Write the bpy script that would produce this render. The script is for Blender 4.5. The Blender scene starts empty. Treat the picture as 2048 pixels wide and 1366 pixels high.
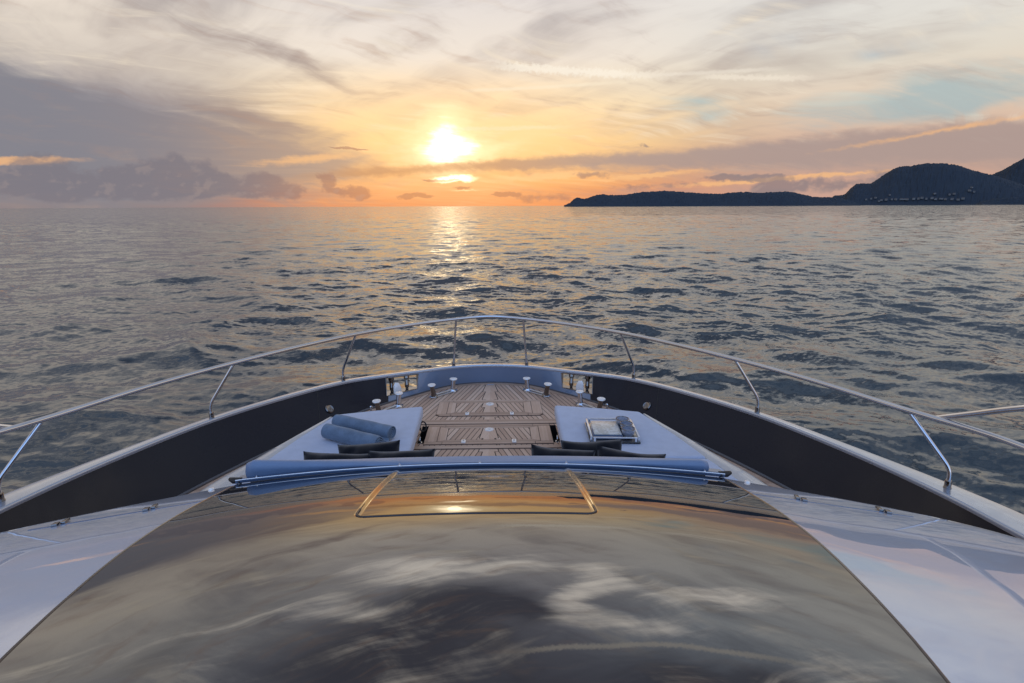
import bpy, bmesh, math, random
import numpy as np
from mathutils import Vector, Matrix, Euler

random.seed(7); rng = np.random.default_rng(11)
scene = bpy.context.scene
COL = scene.collection
R = math.radians

# ------------------------------------------------------------------ frame of the boat, camera
DECK = 2.6                                   # foredeck above the water
M_BOAT = Matrix.Translation((0, 0, DECK)) @ Matrix.Rotation(R(0.25), 4, 'Y')   # heels a quarter degree
F = 1138.0; PITCH = math.atan(271 / F); YAW = R(1.628)
CAM = Vector((0.088, 0.0, 2.5))              # eye above the foredeck, boat frame

cam_d = bpy.data.cameras.new('camera'); cam = bpy.data.objects.new('camera', cam_d); COL.objects.link(cam)
cam_d.sensor_width = 36.0; cam_d.lens = F / 2048 * 36; cam_d.clip_start = 0.05; cam_d.clip_end = 90000
cam.matrix_world = M_BOAT @ (Matrix.Translation(CAM) @ Matrix.Rotation(-YAW, 4, 'Z') @ Matrix.Rotation(math.pi / 2 - PITCH, 4, 'X'))
scene.camera = cam

def view_dir(u, v):
    """azimuth (deg from the bow, starboard positive) and elevation of a direction in the photograph"""
    d = cam.matrix_world.to_3x3() @ Vector(((u - 1024) / F, -(v - 683) / F, -1.0))
    d.normalize()
    return math.degrees(math.atan2(d.x, d.y)), math.degrees(math.asin(d.z))

def lin(c):
    return tuple(((x / 255) / 12.92 if x / 255 <= .04045 else ((x / 255 + .055) / 1.055) ** 2.4) for x in c)

# ------------------------------------------------------------------ node expressions
class X:
    """a scalar socket in a node tree; arithmetic makes Math nodes"""
    tree = None
    def __init__(s, k): s.k = k
    @staticmethod
    def m(op, *a, clamp=False):
        n = X.tree.nodes.new('ShaderNodeMath'); n.operation = op; n.use_clamp = clamp
        for i, v in enumerate(a):
            if isinstance(v, X): X.tree.links.new(v.k, n.inputs[i])
            else: n.inputs[i].default_value = v
        return X(n.outputs[0])
    def __add__(s, o): return X.m('ADD', s, o)
    __radd__ = __add__
    def __sub__(s, o): return X.m('SUBTRACT', s, o)
    def __rsub__(s, o): return X.m('SUBTRACT', o, s)
    def __mul__(s, o): return X.m('MULTIPLY', s, o)
    __rmul__ = __mul__
    def __truediv__(s, o): return X.m('DIVIDE', s, o)
    def __rtruediv__(s, o): return X.m('DIVIDE', o, s)
def sstep(x, a, b, lo=0., hi=1.):
    n = X.tree.nodes.new('ShaderNodeMapRange'); n.interpolation_type = 'SMOOTHSTEP'
    X.tree.links.new(x.k, n.inputs[0])
    for i, v in enumerate((a, b, lo, hi)): n.inputs[i + 1].default_value = v
    return X(n.outputs[0])
def vec(x, y, z):
    n = X.tree.nodes.new('ShaderNodeCombineXYZ')
    for i, v in enumerate((x, y, z)):
        if isinstance(v, X): X.tree.links.new(v.k, n.inputs[i])
        else: n.inputs[i].default_value = v
    return n.outputs[0]
def vmath(op, a, b=None):
    n = X.tree.nodes.new('ShaderNodeVectorMath'); n.operation = op
    for i, v in enumerate((a, b)):
        if v is None: continue
        if isinstance(v, tuple): n.inputs[i].default_value = v
        else: X.tree.links.new(v, n.inputs[i])
    return n.outputs[0]
def noise(v, scale, detail=4, rough=.5, dist=0., lac=2., color=False):
    n = X.tree.nodes.new('ShaderNodeTexNoise'); X.tree.links.new(v, n.inputs['Vector'])
    for k, val in (('Scale', scale), ('Detail', detail), ('Roughness', rough), ('Distortion', dist), ('Lacunarity', lac)):
        n.inputs[k].default_value = val
    return n.outputs['Color'] if color else X(n.outputs['Fac'])
def mapping(v, loc=(0, 0, 0), rot=0., scale=(1, 1, 1), kind='TEXTURE'):
    n = X.tree.nodes.new('ShaderNodeMapping'); n.vector_type = kind; X.tree.links.new(v, n.inputs[0])
    n.inputs['Location'].default_value = loc; n.inputs['Rotation'].default_value = (0, 0, rot); n.inputs['Scale'].default_value = scale
    return n.outputs[0]
def ramp(x, stops, interp='LINEAR'):
    n = X.tree.nodes.new('ShaderNodeValToRGB'); X.tree.links.new(x.k, n.inputs[0]); cr = n.color_ramp; cr.interpolation = interp
    while len(cr.elements) < len(stops): cr.elements.new(.5)
    for e, (p, c) in zip(cr.elements, sorted(stops)): e.position = p; e.color = (*c, 1)
    return n.outputs[0]
def mixc(f, a, b, blend='MIX'):
    n = X.tree.nodes.new('ShaderNodeMix'); n.data_type = 'RGBA'; n.blend_type = blend; n.clamp_factor = True
    for i, v in ((0, f), (6, a), (7, b)):
        if isinstance(v, X): X.tree.links.new(v.k, n.inputs[i])
        elif isinstance(v, (int, float)): n.inputs[i].default_value = v
        elif isinstance(v, tuple): n.inputs[i].default_value = (*v, 1)
        else: X.tree.links.new(v, n.inputs[i])
    return n.outputs[2]

# ------------------------------------------------------------------ sky
SUN_AZ, SUN_EL = view_dir(896, 302)
def build_world():
    w = bpy.data.worlds.new('World'); scene.world = w; w.use_nodes = True
    t = w.node_tree; t.nodes.clear(); X.tree = t
    out = t.nodes.new('ShaderNodeOutputWorld'); bg = t.nodes.new('ShaderNodeBackground'); t.links.new(bg.outputs[0], out.inputs[0])
    tc = t.nodes.new('ShaderNodeTexCoord'); d = tc.outputs['Generated']
    sx = t.nodes.new('ShaderNodeSeparateXYZ'); t.links.new(d, sx.inputs[0])
    x, y, z = (X(sx.outputs[i]) for i in range(3))
    az = X.m('ARCTAN2', x, y) * (180 / math.pi)
    el = X.m('ARCSINE', z) * (180 / math.pi)
    elp = X.m('MAXIMUM', el, 0.)
    # a flat cloud layer seen in perspective
    inv = 1.0 / (X.m('MAXIMUM', z, 0.) + .16)
    lay = vec(x * inv, y * inv, 0.)
    warp = noise(lay, 1.3, 2, .5, color=True)
    wv = vmath('MULTIPLY', vmath('SUBTRACT', warp, (.5, .5, .5)), (.5, .5, 0))
    layw = vmath('ADD', lay, wv)
    big = noise(layw, 1.25, 4, .52)
    cir = noise(mapping(layw, rot=R(-42), scale=(2.6, .55, 1)), 2.3, 5, .58)
    fil = noise(mapping(layw, rot=R(24), scale=(3.2, .42, 1)), 3.1, 6, .62)
    # angular plane with a gentle wobble for hand placed cloud masses
    ang = vec(az, el, 0.)
    wob = vmath('MULTIPLY', vmath('SUBTRACT', noise(mapping(ang, scale=(2.6, 1, 1)), .22, 4, .5, color=True), (.5, .5, .5)), (11., 3.6, 0))
    angw = vmath('ADD', ang, wob)
    wobs = vmath('MULTIPLY', vmath('SUBTRACT', noise(mapping(ang, scale=(1.5, 1, 1)), 1.3, 3, .55, color=True), (.5, .5, .5)), (1.4, .7, 0))
    angs = vmath('ADD', ang, wobs)
    fib = noise(mapping(angw, rot=R(-13), scale=(7.5, 1.0, 1)), .75, 5, .6)
    def blobs(lst, src):
        acc = None
        for (u, v, su, sv, rot, k) in lst:
            a0, e0 = view_dir(u, v)
            mp = mapping(src, (a0, e0, 0), R(rot), (su / 20., sv / 20., 1))
            g = t.nodes.new('ShaderNodeTexGradient'); g.gradient_type = 'SPHERICAL'; t.links.new(mp, g.inputs[0])
            s = X(g.outputs['Fac'])
            acc = s * k if acc is None else X.m('MULTIPLY_ADD', s, k, acc)
        return acc
    # base colours by elevation at the left, the sun, the right and behind
    def er(lst): return ramp(X.m('SQRT', elp / 90.), [(math.sqrt(e / 90.), lin(c)) for e, c in lst])
    c_left = er([(0, (146, 131, 131)), (1.5, (152, 139, 138)), (4, (160, 149, 150)), (8, (172, 164, 166)), (11, (214, 202, 190)), (15, (236, 224, 210)),
                 (22, (216, 211, 206)), (32, (186, 188, 196)), (50, (182, 196, 220)), (90, (176, 196, 228))])
    c_mid = er([(0, (238, 134, 78)), (1.3, (240, 140, 70)), (3, (248, 172, 94)), (6, (255, 214, 146)), (9, (254, 228, 184)), (13, (246, 232, 216)), (18, (230, 222, 217)),
                (25, (202, 200, 206)), (34, (168, 170, 182)), (52, (184, 196, 218)), (90, (176, 196, 228))])
    c_right = er([(0, (208, 164, 148)), (2, (206, 164, 144)), (5, (208, 174, 155)), (8, (230, 206, 182)), (11, (226, 217, 202)), (14, (226, 222, 214)), (19, (232, 230, 226)),
                  (27, (206, 214, 222)), (38, (176, 190, 210)), (55, (182, 196, 220)), (90, (176, 196, 228))])
    c_back = er([(0, (168, 178, 206)), (6, (158, 178, 216)), (15, (146, 176, 226)), (35, (134, 170, 230)), (60, (152, 182, 228)), (90, (166, 190, 226))])
    col = mixc(sstep(az, -32, -10), c_left, c_mid)
    col = mixc(sstep(az, 3, 30), col, c_right)
    # physical clear sky behind the cloud veil (overhead and aft)
    nis = t.nodes.new('ShaderNodeTexSky'); nis.sky_type = 'NISHITA'; nis.sun_disc = False
    nis.sun_elevation = R(SUN_EL); nis.sun_rotation = R(SUN_AZ); nis.air_density = 1.0; nis.dust_density = 1.0; nis.ozone_density = 1.5
    clear = vmath('MULTIPLY', nis.outputs[0], (.12, .12, .12))
    aft = vmath('ADD', vmath('MULTIPLY', c_back, (1.5, 1.62, 1.75)), clear)
    back = sstep(X.m('ABSOLUTE', az), 92, 150)
    col = mixc(back, col, aft)
    # veil structure: light and dark fibres
    up = sstep(el, 1.5, 9.) * (1.0 - back * .6)
    dark = sstep(big * .62 + cir * .38, .44, .64) * up
    col = mixc(dark * sstep(el, 4, 30, .42, .75), col, mixc(sstep(el, 5, 24), lin((176, 156, 144)), lin((132, 133, 146))))
    lit = sstep(fil * .55 + cir * .45, .50, .68) * up
    col = mixc(lit * .62, col, mixc(sstep(el, 12, 30), lin((252, 238, 214)), lin((240, 234, 224))))
    # mottled mid level cloud, seen overhead and in the gloss of the roof
    alto = noise(mapping(layw, rot=R(-30), scale=(1.5, .8, 1)), 2.4, 7, .66, .1)
    am = sstep(el, 17, 33) * (1.0 - back * .7)
    col = mixc(sstep(alto * .6 + big * .4, .56, .38) * am * .85, col, lin((112, 113, 126)))
    col = mixc(sstep(alto * .7 + cir * .3, .50, .66) * am * .8, col, lin((250, 240, 224)))
    def sky_blobs(lst):
        acc = None
        for (a0, e0, sa, se, rot, k) in lst:
            mp = mapping(angw, (a0, e0, 0), R(rot), (sa, se, 1))
            g = t.nodes.new('ShaderNodeTexGradient'); g.gradient_type = 'SPHERICAL'; t.links.new(mp, g.inputs[0])
            acc = X(g.outputs['Fac']) * k if acc is None else X.m('MULTIPLY_ADD', X(g.outputs['Fac']), k, acc)
        return acc
    # heavier cloud higher up, ahead
    d2 = sstep(sky_blobs([(-9, 31, 24, 10, 0, 1.5), (-2, 25, 11, 5, 0, .7), (24, 34, 26, 7, -8, 1.35), (5, 27, 6, 3, 0, .8), (-26, 37, 22, 8, 0, 1.0), (4, 42, 34, 8, 0, 1.0), (-33, 23, 14, 4, -10, .6), (36, 29, 9, 2.5, -12, .6)]) + (alto - .5) * 2.2 + (fil - .5) * 1.2, .05, 1.25)
    col = mixc(d2 * sstep(el, 19, 26) * .92, col, lin((96, 95, 106)))
    b2 = sstep(sky_blobs([(11, 24.5, 7, 4.2, -55, 1.3), (26, 21.5, 14, 2.6, -8, 1.1), (-8, 20.5, 12, 3.2, 0, 1.2), (3, 20, 8, 2.4, 0, .8), (-23, 15.5, 13, 4, 8, 1.0), (19, 27.5, 9, 2.2, -10, .9), (40, 25, 10, 5, 0, .6), (-20, 25, 14, 2.5, 12, .7)]) + (fil - .5) * 2.4 + (alto - .5) * 1.6, .05, 1.25)
    col = mixc(b2 * sstep(el, 16.5, 20) * .85, col, (1.9, 1.74, 1.55))
    # clear teal windows to the right
    teal = sstep(blobs([(1830, 195, 300, 48, 6, 1.5), (1960, 215, 260, 40, 4, 1.1), (1400, 200, 130, 30, -3, 1.2), (1420, 232, 100, 22, 0, .8), (1560, 90, 160, 45, 10, .8), (1740, 120, 110, 26, 0, .9), (1980, 40, 200, 50, 10, .6)], angw) + (fil - .5) * 1.6 + (cir - .5) * .8, .30, 1.7)
    col = mixc(teal * .75, col, mixc(sstep(el, 9, 13), lin((158, 184, 190)), lin((176, 190, 204))))
    # the long grey mass to port and the mauve bar to starboard
    mass = blobs([(60, 255, 520, 150, -6, 1.35), (330, 305, 470, 100, -12, 1.1), (40, 350, 520, 62, 0, .8), (560, 300, 250, 40, -12, .9), (640, 330, 200, 24, 4, .8),
                  (0, 180, 160, 70, -20, .9), (560, 250, 160, 26, -14, .75), (480, 70, 300, 44, -16, .62), (640, 130, 170, 24, -24, .62), (840, 60, 180, 40, 20, .5), (790, 165, 60, 18, -20, .6)], angw)
    mass = sstep(mass + (fib - .5) * 2.0 + (cir - .5) * .8, -.05, 1.5)
    col = mixc(mass * .95, col, mixc(sstep(az, -38, -12), lin((133, 132, 141)), lin((164, 145, 138))))
    bar = blobs([(1330, 316, 640, 26, 2.5, 1.3), (1750, 300, 560, 40, 3.5, 1.45), (2000, 310, 300, 50, 0, 1.), (1060, 326, 250, 14, 3, 1.1), (760, 345, 260, 12, 5, .95), (700, 338, 130, 16, 6, .7),
                 (1200, 385, 240, 20, 0, .7), (1560, 385, 330, 24, 0, .55), (1230, 220, 60, 20, 32, .55)], angs)
    bar = sstep(bar + (fib - .5) * 1.9 + (cir - .5) * .4, -.02, 1.45)
    col = mixc(bar * .88, col, mixc(sstep(az, -8, 14), lin((212, 158, 112)), lin((172, 152, 146))))
    # warm slots under the bar
    slot = sstep(blobs([(1290, 352, 190, 9, 4, 1.), (1100, 352, 200, 12, 3, 1.1), (1450, 366, 220, 8, 3, .8), (620, 318, 200, 14, 6, .9), (30, 322, 130, 10, 3, 1.1), (1700, 346, 300, 7, 3, .7), (1880, 262, 320, 9, 8, .7)], angs) + (fil - .5) * .5, .25, .8)
    col = mixc(slot * .75, col, lin((248, 190, 132)))
    gold = sstep(blobs([(896, 305, 560, 200, 0, 1.)], ang) + (fil - .5) * .35, .08, .85) * (1.0 - bar * .8) * (1.0 - mass * .55)
    col = mixc(gold * .55, col, (1.34, .82, .37))
    # sun behind the veil
    glow = blobs([(896, 292, 210, 120, 0, .5), (893, 300, 110, 62, 0, .9), (896, 305, 70, 44, 8, 1.4), (890, 240, 60, 50, 20, .8), (985, 300, 130, 24, 14, .5)], angs)
    g1 = sstep(glow + (cir - .5) * .7 + (fil - .5) * .4, .02, 1.35) * (1.0 - bar * .9)
    col = mixc(g1 * .8, col, (1.45, 1.08, .60))
    g2 = sstep(blobs([(893, 303, 78, 50, 4, 1.3), (888, 258, 46, 42, 10, .7), (930, 294, 80, 18, 12, .45)], angs) + (fil - .5) * 1.2 + (fib - .5) * .9, .35, 1.6) * (1.0 - bar * .85)
    low = sstep(blobs([(908, 357, 78, 13, 2, 1.1), (930, 380, 120, 7, 0, .5)], angs), .3, 1.0)
    hot = X.m('MAXIMUM', g2, low * .7)
    col = mixc(hot, col, (4.2, 3.4, 2.2))
    # cumulus low along the horizon
    puff = noise(mapping(ang, scale=(1.25, 1, 1)), .62, 5, .55)
    puff2 = noise(mapping(ang, loc=(0.25, -.22, 0), scale=(1.25, 1, 1)), .62, 2, .5)
    cl = [(340, 352, 105, 48, 0, 1.5), (270, 365, 80, 34, 0, 1.1), (430, 376, 90, 30, 0, 1.1), (100, 352, 90, 42, -8, 1.3), (40, 372, 90, 40, 0, 1.1), (190, 380, 160, 28, 0, 1.), (525, 372, 84, 36, 0, 1.3), (580, 384, 44, 20, 0, 1.),
          (655, 358, 24, 17, 0, 1.7), (664, 381, 26, 15, 0, 1.4), (712, 386, 44, 18, 0, 1.6), (812, 394, 24, 8, 0, 1.4), (925, 374, 30, 5, 0, 1.3), (850, 392, 40, 8, 0, 1.2), (1005, 388, 44, 8, 0, 1.3), (1080, 395, 120, 16, 0, .95),
          (1480, 355, 90, 9, 0, 1.2), (1540, 372, 70, 24, 0, 1.1), (1690, 366, 190, 26, 6, 1.0), (1180, 350, 60, 12, 0, 1.0), (1300, 372, 150, 12, 0, .8), (880, 360, 55, 3, 0, 2.0), (700, 297, 46, 3.5, -4, 2.4), (1290, 290, 34, 8, -10, 1.2)]
    cb = blobs(cl, angs)
    cum = sstep(cb * .95 + (puff - .5) * 2.2, .34, .86) * sstep(cb, .02, .3)
    cumc = mixc(sstep(X.m('ABSOLUTE', az + 4.7), 2, 22), lin((206, 142, 100)), lin((125, 119, 127)))
    cumc = mixc(sstep(puff - puff2, .02, .14) * .3, cumc, lin((182, 160, 150)))
    col = mixc(cum * .66, col, cumc)
    # vapour trails
    j = noise(ang, 2.6, 2, .6)
    def trail(u0, v0, u1, v1, wpx, k, c, jag=.35):
        trail_a(view_dir(u0, v0), view_dir(u1, v1), wpx / 20., k, c, jag)
    def trail_a(p0, p1, w_, k, c, jag):
        nonlocal col
        (a0, e0), (a1, e1) = p0, p1
        th = math.atan2(e1 - e0, a1 - a0); L = math.hypot(a1 - a0, e1 - e0)
        mp = mapping(ang, (a0, e0, 0), th, (L, w_, 1))
        s = t.nodes.new('ShaderNodeSeparateXYZ'); t.links.new(mp, s.inputs[0])
        al, ac = X(s.outputs[0]), X(s.outputs[1])
        f = sstep(X.m('ABSOLUTE', ac + (j - .5) * (2 * jag)), .9, .15) * sstep(al, 0, .18) * sstep(al, 1.0, .6)
        col = mixc(f * k, col, c)
    trail_a((0, 34.2), (44, 24.2), .55, .6, lin((240, 230, 214)), .5)
    trail(960, 127, 1400, 153, 11, .75, lin((255, 244, 226)), .8)
    trail(1380, 152, 1680, 156, 7, .5, lin((248, 236, 218)), .8)
    trail(900, 182, 1340, 155, 5, .42, lin((255, 240, 212)), .3)
    trail(1290, 150, 1620, 132, 5, .35, lin((250, 240, 224)), .4)
    trail(500, 214, 720, 196, 5, .3, lin((250, 226, 192)), .3)
    trail(870, 258, 1180, 252, 6, .45, lin((255, 238, 196)), .6)
    t.links.new(col, bg.inputs['Color']); bg.inputs['Strength'].default_value = 1.0
    w.cycles.sampling_method = 'MANUAL'; w.cycles.sample_map_resolution = 1024
build_world()

sun_d = bpy.data.lights.new('sun', 'SUN'); sun = bpy.data.objects.new('sun', sun_d); COL.objects.link(sun)
sun_d.energy = .0012; sun_d.angle = R(1.6); sun_d.color = (1.0, .66, .34)
sd = Vector((math.sin(R(SUN_AZ)) * math.cos(R(SUN_EL)), math.cos(R(SUN_AZ)) * math.cos(R(SUN_EL)), math.sin(R(SUN_EL))))
sun.rotation_euler = sd.to_track_quat('Z', 'Y').to_euler(); sun.location = (0, 0, 60)

# ------------------------------------------------------------------ materials
def mat(name, base=(.5, .5, .5), metallic=0., rough=.5, coat=0., coat_rough=.03, ior=1.5, spec=.5, sheen=0.):
    m = bpy.data.materials.new(name); m.use_nodes = True
    b = m.node_tree.nodes['Principled BSDF']; I = b.inputs
    I['Base Color'].default_value = (*base, 1); I['Metallic'].default_value = metallic; I['Roughness'].default_value = rough
    I['Coat Weight'].default_value = coat; I['Coat Roughness'].default_value = coat_rough; I['IOR'].default_value = ior
    I['Specular IOR Level'].default_value = spec; I['Sheen Weight'].default_value = sheen
    return m
def node_mat(m):
    X.tree = m.node_tree
    b = m.node_tree.nodes['Principled BSDF']
    tc = m.node_tree.nodes.new('ShaderNodeTexCoord')
    return m.node_tree, b, tc.outputs['Object']
def bump(m, height, strength, dist, inputs=('Normal',)):
    n = m.node_tree.nodes.new('ShaderNodeBump'); n.inputs['Strength'].default_value = strength; n.inputs['Distance'].default_value = dist
    m.node_tree.links.new(height.k, n.inputs['Height'])
    b = m.node_tree.nodes['Principled BSDF']
    for i in inputs: m.node_tree.links.new(n.outputs[0], b.inputs[i])
def fabric(name, base, weave=900., var=.12, rough=.9):
    m = mat(name, base, rough=rough, spec=.2, sheen=.25); t, b, o = node_mat(m)
    n = noise(o, 9., 4, .6); w = noise(mapping(o, scale=(1, .3, 1)), weave / 4, 2, .6)
    f = n * .6 + w * .4
    c = mixc(sstep(f, .3, .7), tuple(v * (1 - var) for v in base), tuple(min(1, v * (1 + var)) for v in base))
    t.links.new(c, b.inputs['Base Color']); bump(m, n * .7 + w * .3, .35, .006)
    return m
M = {}
M['chrome'] = mat('polished_steel', (.62, .63, .66), 1., .07)
M['bright'] = mat('bright_brushed_rail', (.80, .82, .86), .7, .3)
M['dark_chrome'] = mat('dark_polished_steel', (.22, .20, .19), 1., .12)
M['steel_white'] = mat('bright_satin_steel', (.86, .84, .82), .35, .3)
M['bulwark'] = mat('dark_brown_grey_paint', (.015, .0145, .021), .1, .3, .2, .08, spec=.15)
M['bow_reflection'] = mat('bulwark_blue_reflection_tint', (.17, .23, .34), .35, .35, .6, .08)  # blue sky reflection at the bow, put into the bulwark's base colour
M['cap'] = mat('silver_cap_paint', (.38, .43, .52), .6, .28, 1., .05)
M['cap'].node_tree.nodes['Principled BSDF'].inputs['Coat IOR'].default_value = 2.0
M['hull'] = mat('grey_hull_paint', (.12, .12, .13), .3, .3, 1., .04)
M['silver'] = mat('silver_gloss_paint', (.47, .535, .67), .4, .4, 1., .012)
M['silver'].node_tree.nodes['Principled BSDF'].inputs['Coat IOR'].default_value = 2.7
M['roof'] = mat('dark_mirror_gloss_glass', (.012, .012, .014), 0., .01, 0., ior=2.5)
M['roof_frame'] = mat('bronze_gloss_paint', (.27, .235, .20), 1., .1)
M['seam'] = mat('seam_metal', (.25, .235, .22), 1., .25)
M['seal'] = mat('brown_rubber_seal', (.05, .035, .03), 0, .35)
M['black'] = mat('black_rubber', (.012, .012, .014), 0, .45)
M['caulk'] = mat('black_caulk', (.012, .011, .011), 0, .6)
M['trim'] = mat('blue_grey_lip', (.05, .10, .20), .35, .3, 1., .08)
M['cream'] = mat('cream_gelcoat', (.52, .49, .46), 0, .35, .6, .12)
M['tanwood'] = mat('tan_side_panel', (.30, .24, .18), 0, .5)
M['pad'] = fabric('pale_blue_canvas', (.44, .48, .59), 700., .07)
M['bolster'] = fabric('blue_canvas', (.14, .215, .35), 700., .06, .38)
M['bolster'].node_tree.nodes['Principled BSDF'].inputs['Specular IOR Level'].default_value = .7
M['pillow'] = fabric('black_navy_linen', (.006, .0065, .010), 600., .3)
M['towel'] = fabric('denim_blue_wool', (.13, .18, .25), 420., .25)
M['towel_in'] = fabric('pale_blue_wool_edge', (.19, .24, .32), 420., .2)
M['white'] = mat('white_plate', (.82, .80, .78), .1, .25, .5)
M['pearl'] = mat('pearl_lid', (.6, .55, .46), 0., .4, .3)
M['smoke_glass'] = mat('smoked_glass', (.55, .58, .68), 0., .08, 1.)
M['tray'] = mat('black_tray_base', (.014, .013, .013), 0, .2, 1.)
M['portglass'] = mat('portlight_glass', (.30, .35, .43), 0, .3, .3)
M['side_glass'] = mat('dark_side_glass', (.01, .01, .012), 0, .08, 1.)
for k in ('smoke_glass',):
    M[k].node_tree.nodes['Principled BSDF'].inputs['Transmission Weight'].default_value = .55
def _weather():
    for k, lo, hi in (('silver', .30, .46), ('cap', .22, .36), ('bulwark', .22, .42), ('cream', .28, .5)):
        t, b, o = node_mat(M[k]); n = noise(o, 3.2, 6, .68, .4); t.links.new(sstep(n, .35, .65, lo, hi).k, b.inputs['Roughness'])
        sp = noise(o, 14., 4, .7); t.links.new(sstep(sp, .60, .74, .012 if k == 'silver' else .06, .14).k, b.inputs['Coat Roughness'])
_weather()
def _roof_wobble():
    for k, a in (('roof', .0022), ('silver', .0016)):
        t, b, o = node_mat(M[k]); bump(M[k], noise(o, 2.1, 2, .45), 1., a, ('Normal',) if k == 'roof' else ('Normal', 'Coat Normal'))
_roof_wobble()
def _pearl():
    t, b, o = node_mat(M['pearl']); n = noise(o, 16, 4, .6, 1.5)
    t.links.new(mixc(sstep(n, .35, .65), (.46, .42, .35), (.66, .64, .60)), b.inputs['Base Color'])
_pearl()
def teak(name, planks=True, axis='Y', tone=1.):
    m = mat(name, (.2, .14, .1), 0, .62, spec=.3); t, b, o = node_mat(m)
    s = t.nodes.new('ShaderNodeSeparateXYZ'); t.links.new(o, s.inputs[0]); x, y = X(s.outputs[0]), X(s.outputs[1])
    ax = X.m('ABSOLUTE', x)
    if planks:
        W = .058
        u = (ax + y * .29 - .03) / W
        fr = X.m('FRACT', u); idx = X.m('FLOOR', u) + X.m('SIGN', x) * 57.3
        line = X.m('MAXIMUM', sstep(fr, .085, .045), sstep(fr, .915, .955))
        # king plank with nibbed edges
        nib = X.m('FRACT', (20.05 - y) / .33); kw = .064 + nib * .042
        king = X.m('LESS_THAN', ax, kw)
        kedge = sstep(X.m('ABSOLUTE', ax - kw), .0065, .0035)
        step = X.m('LESS_THAN', nib, .022) * X.m('GREATER_THAN', ax, .062) * X.m('LESS_THAN', ax, .108)
        line = X.m('MAXIMUM', X.m('MAXIMUM', line * (1.0 - king), kedge), step)
        idx = idx * (1.0 - king)
        long = vec((ax + y * .29) * 1.0, (y - ax * .29) * .07, idx)
    else:
        line = None; idx = X.m('FLOOR', (x if axis == 'Y' else y) / .06)
        long = vec(x * (1. if axis == 'Y' else .07), y * (.07 if axis == 'Y' else 1.), idx)
    wn = t.nodes.new('ShaderNodeTexWhiteNoise'); wn.noise_dimensions = '1D'; t.links.new(idx.k, wn.inputs['W']); rnd = X(wn.outputs['Value'])
    g = noise(long, 55., 5, .65); g2 = noise(long, 260., 2, .6); st = noise(o, 2.2, 3, .6)
    f = g * .45 + g2 * .15 + rnd * .38 + st * .22 - .12
    c = ramp(f, [(0.2, tuple(v * tone for v in (.42, .265, .185))), (.5, tuple(v * tone for v in (.58, .385, .27))), (.85, tuple(v * tone for v in (.74, .55, .42)))])
    if line is not None: c = mixc(line, c, (.010, .009, .009))
    t.links.new(c, b.inputs['Base Color'])
    h = g * .5 + g2 * .3
    if line is not None: h = h - line * 1.2
    bump(m, h, .5, .002)
    return m
M['teak'] = teak('teak_planking'); M['teak_x'] = teak('teak_board_across', False, 'X', .86); M['teak_y'] = teak('teak_board_along', False, 'Y', 1.0)

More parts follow.
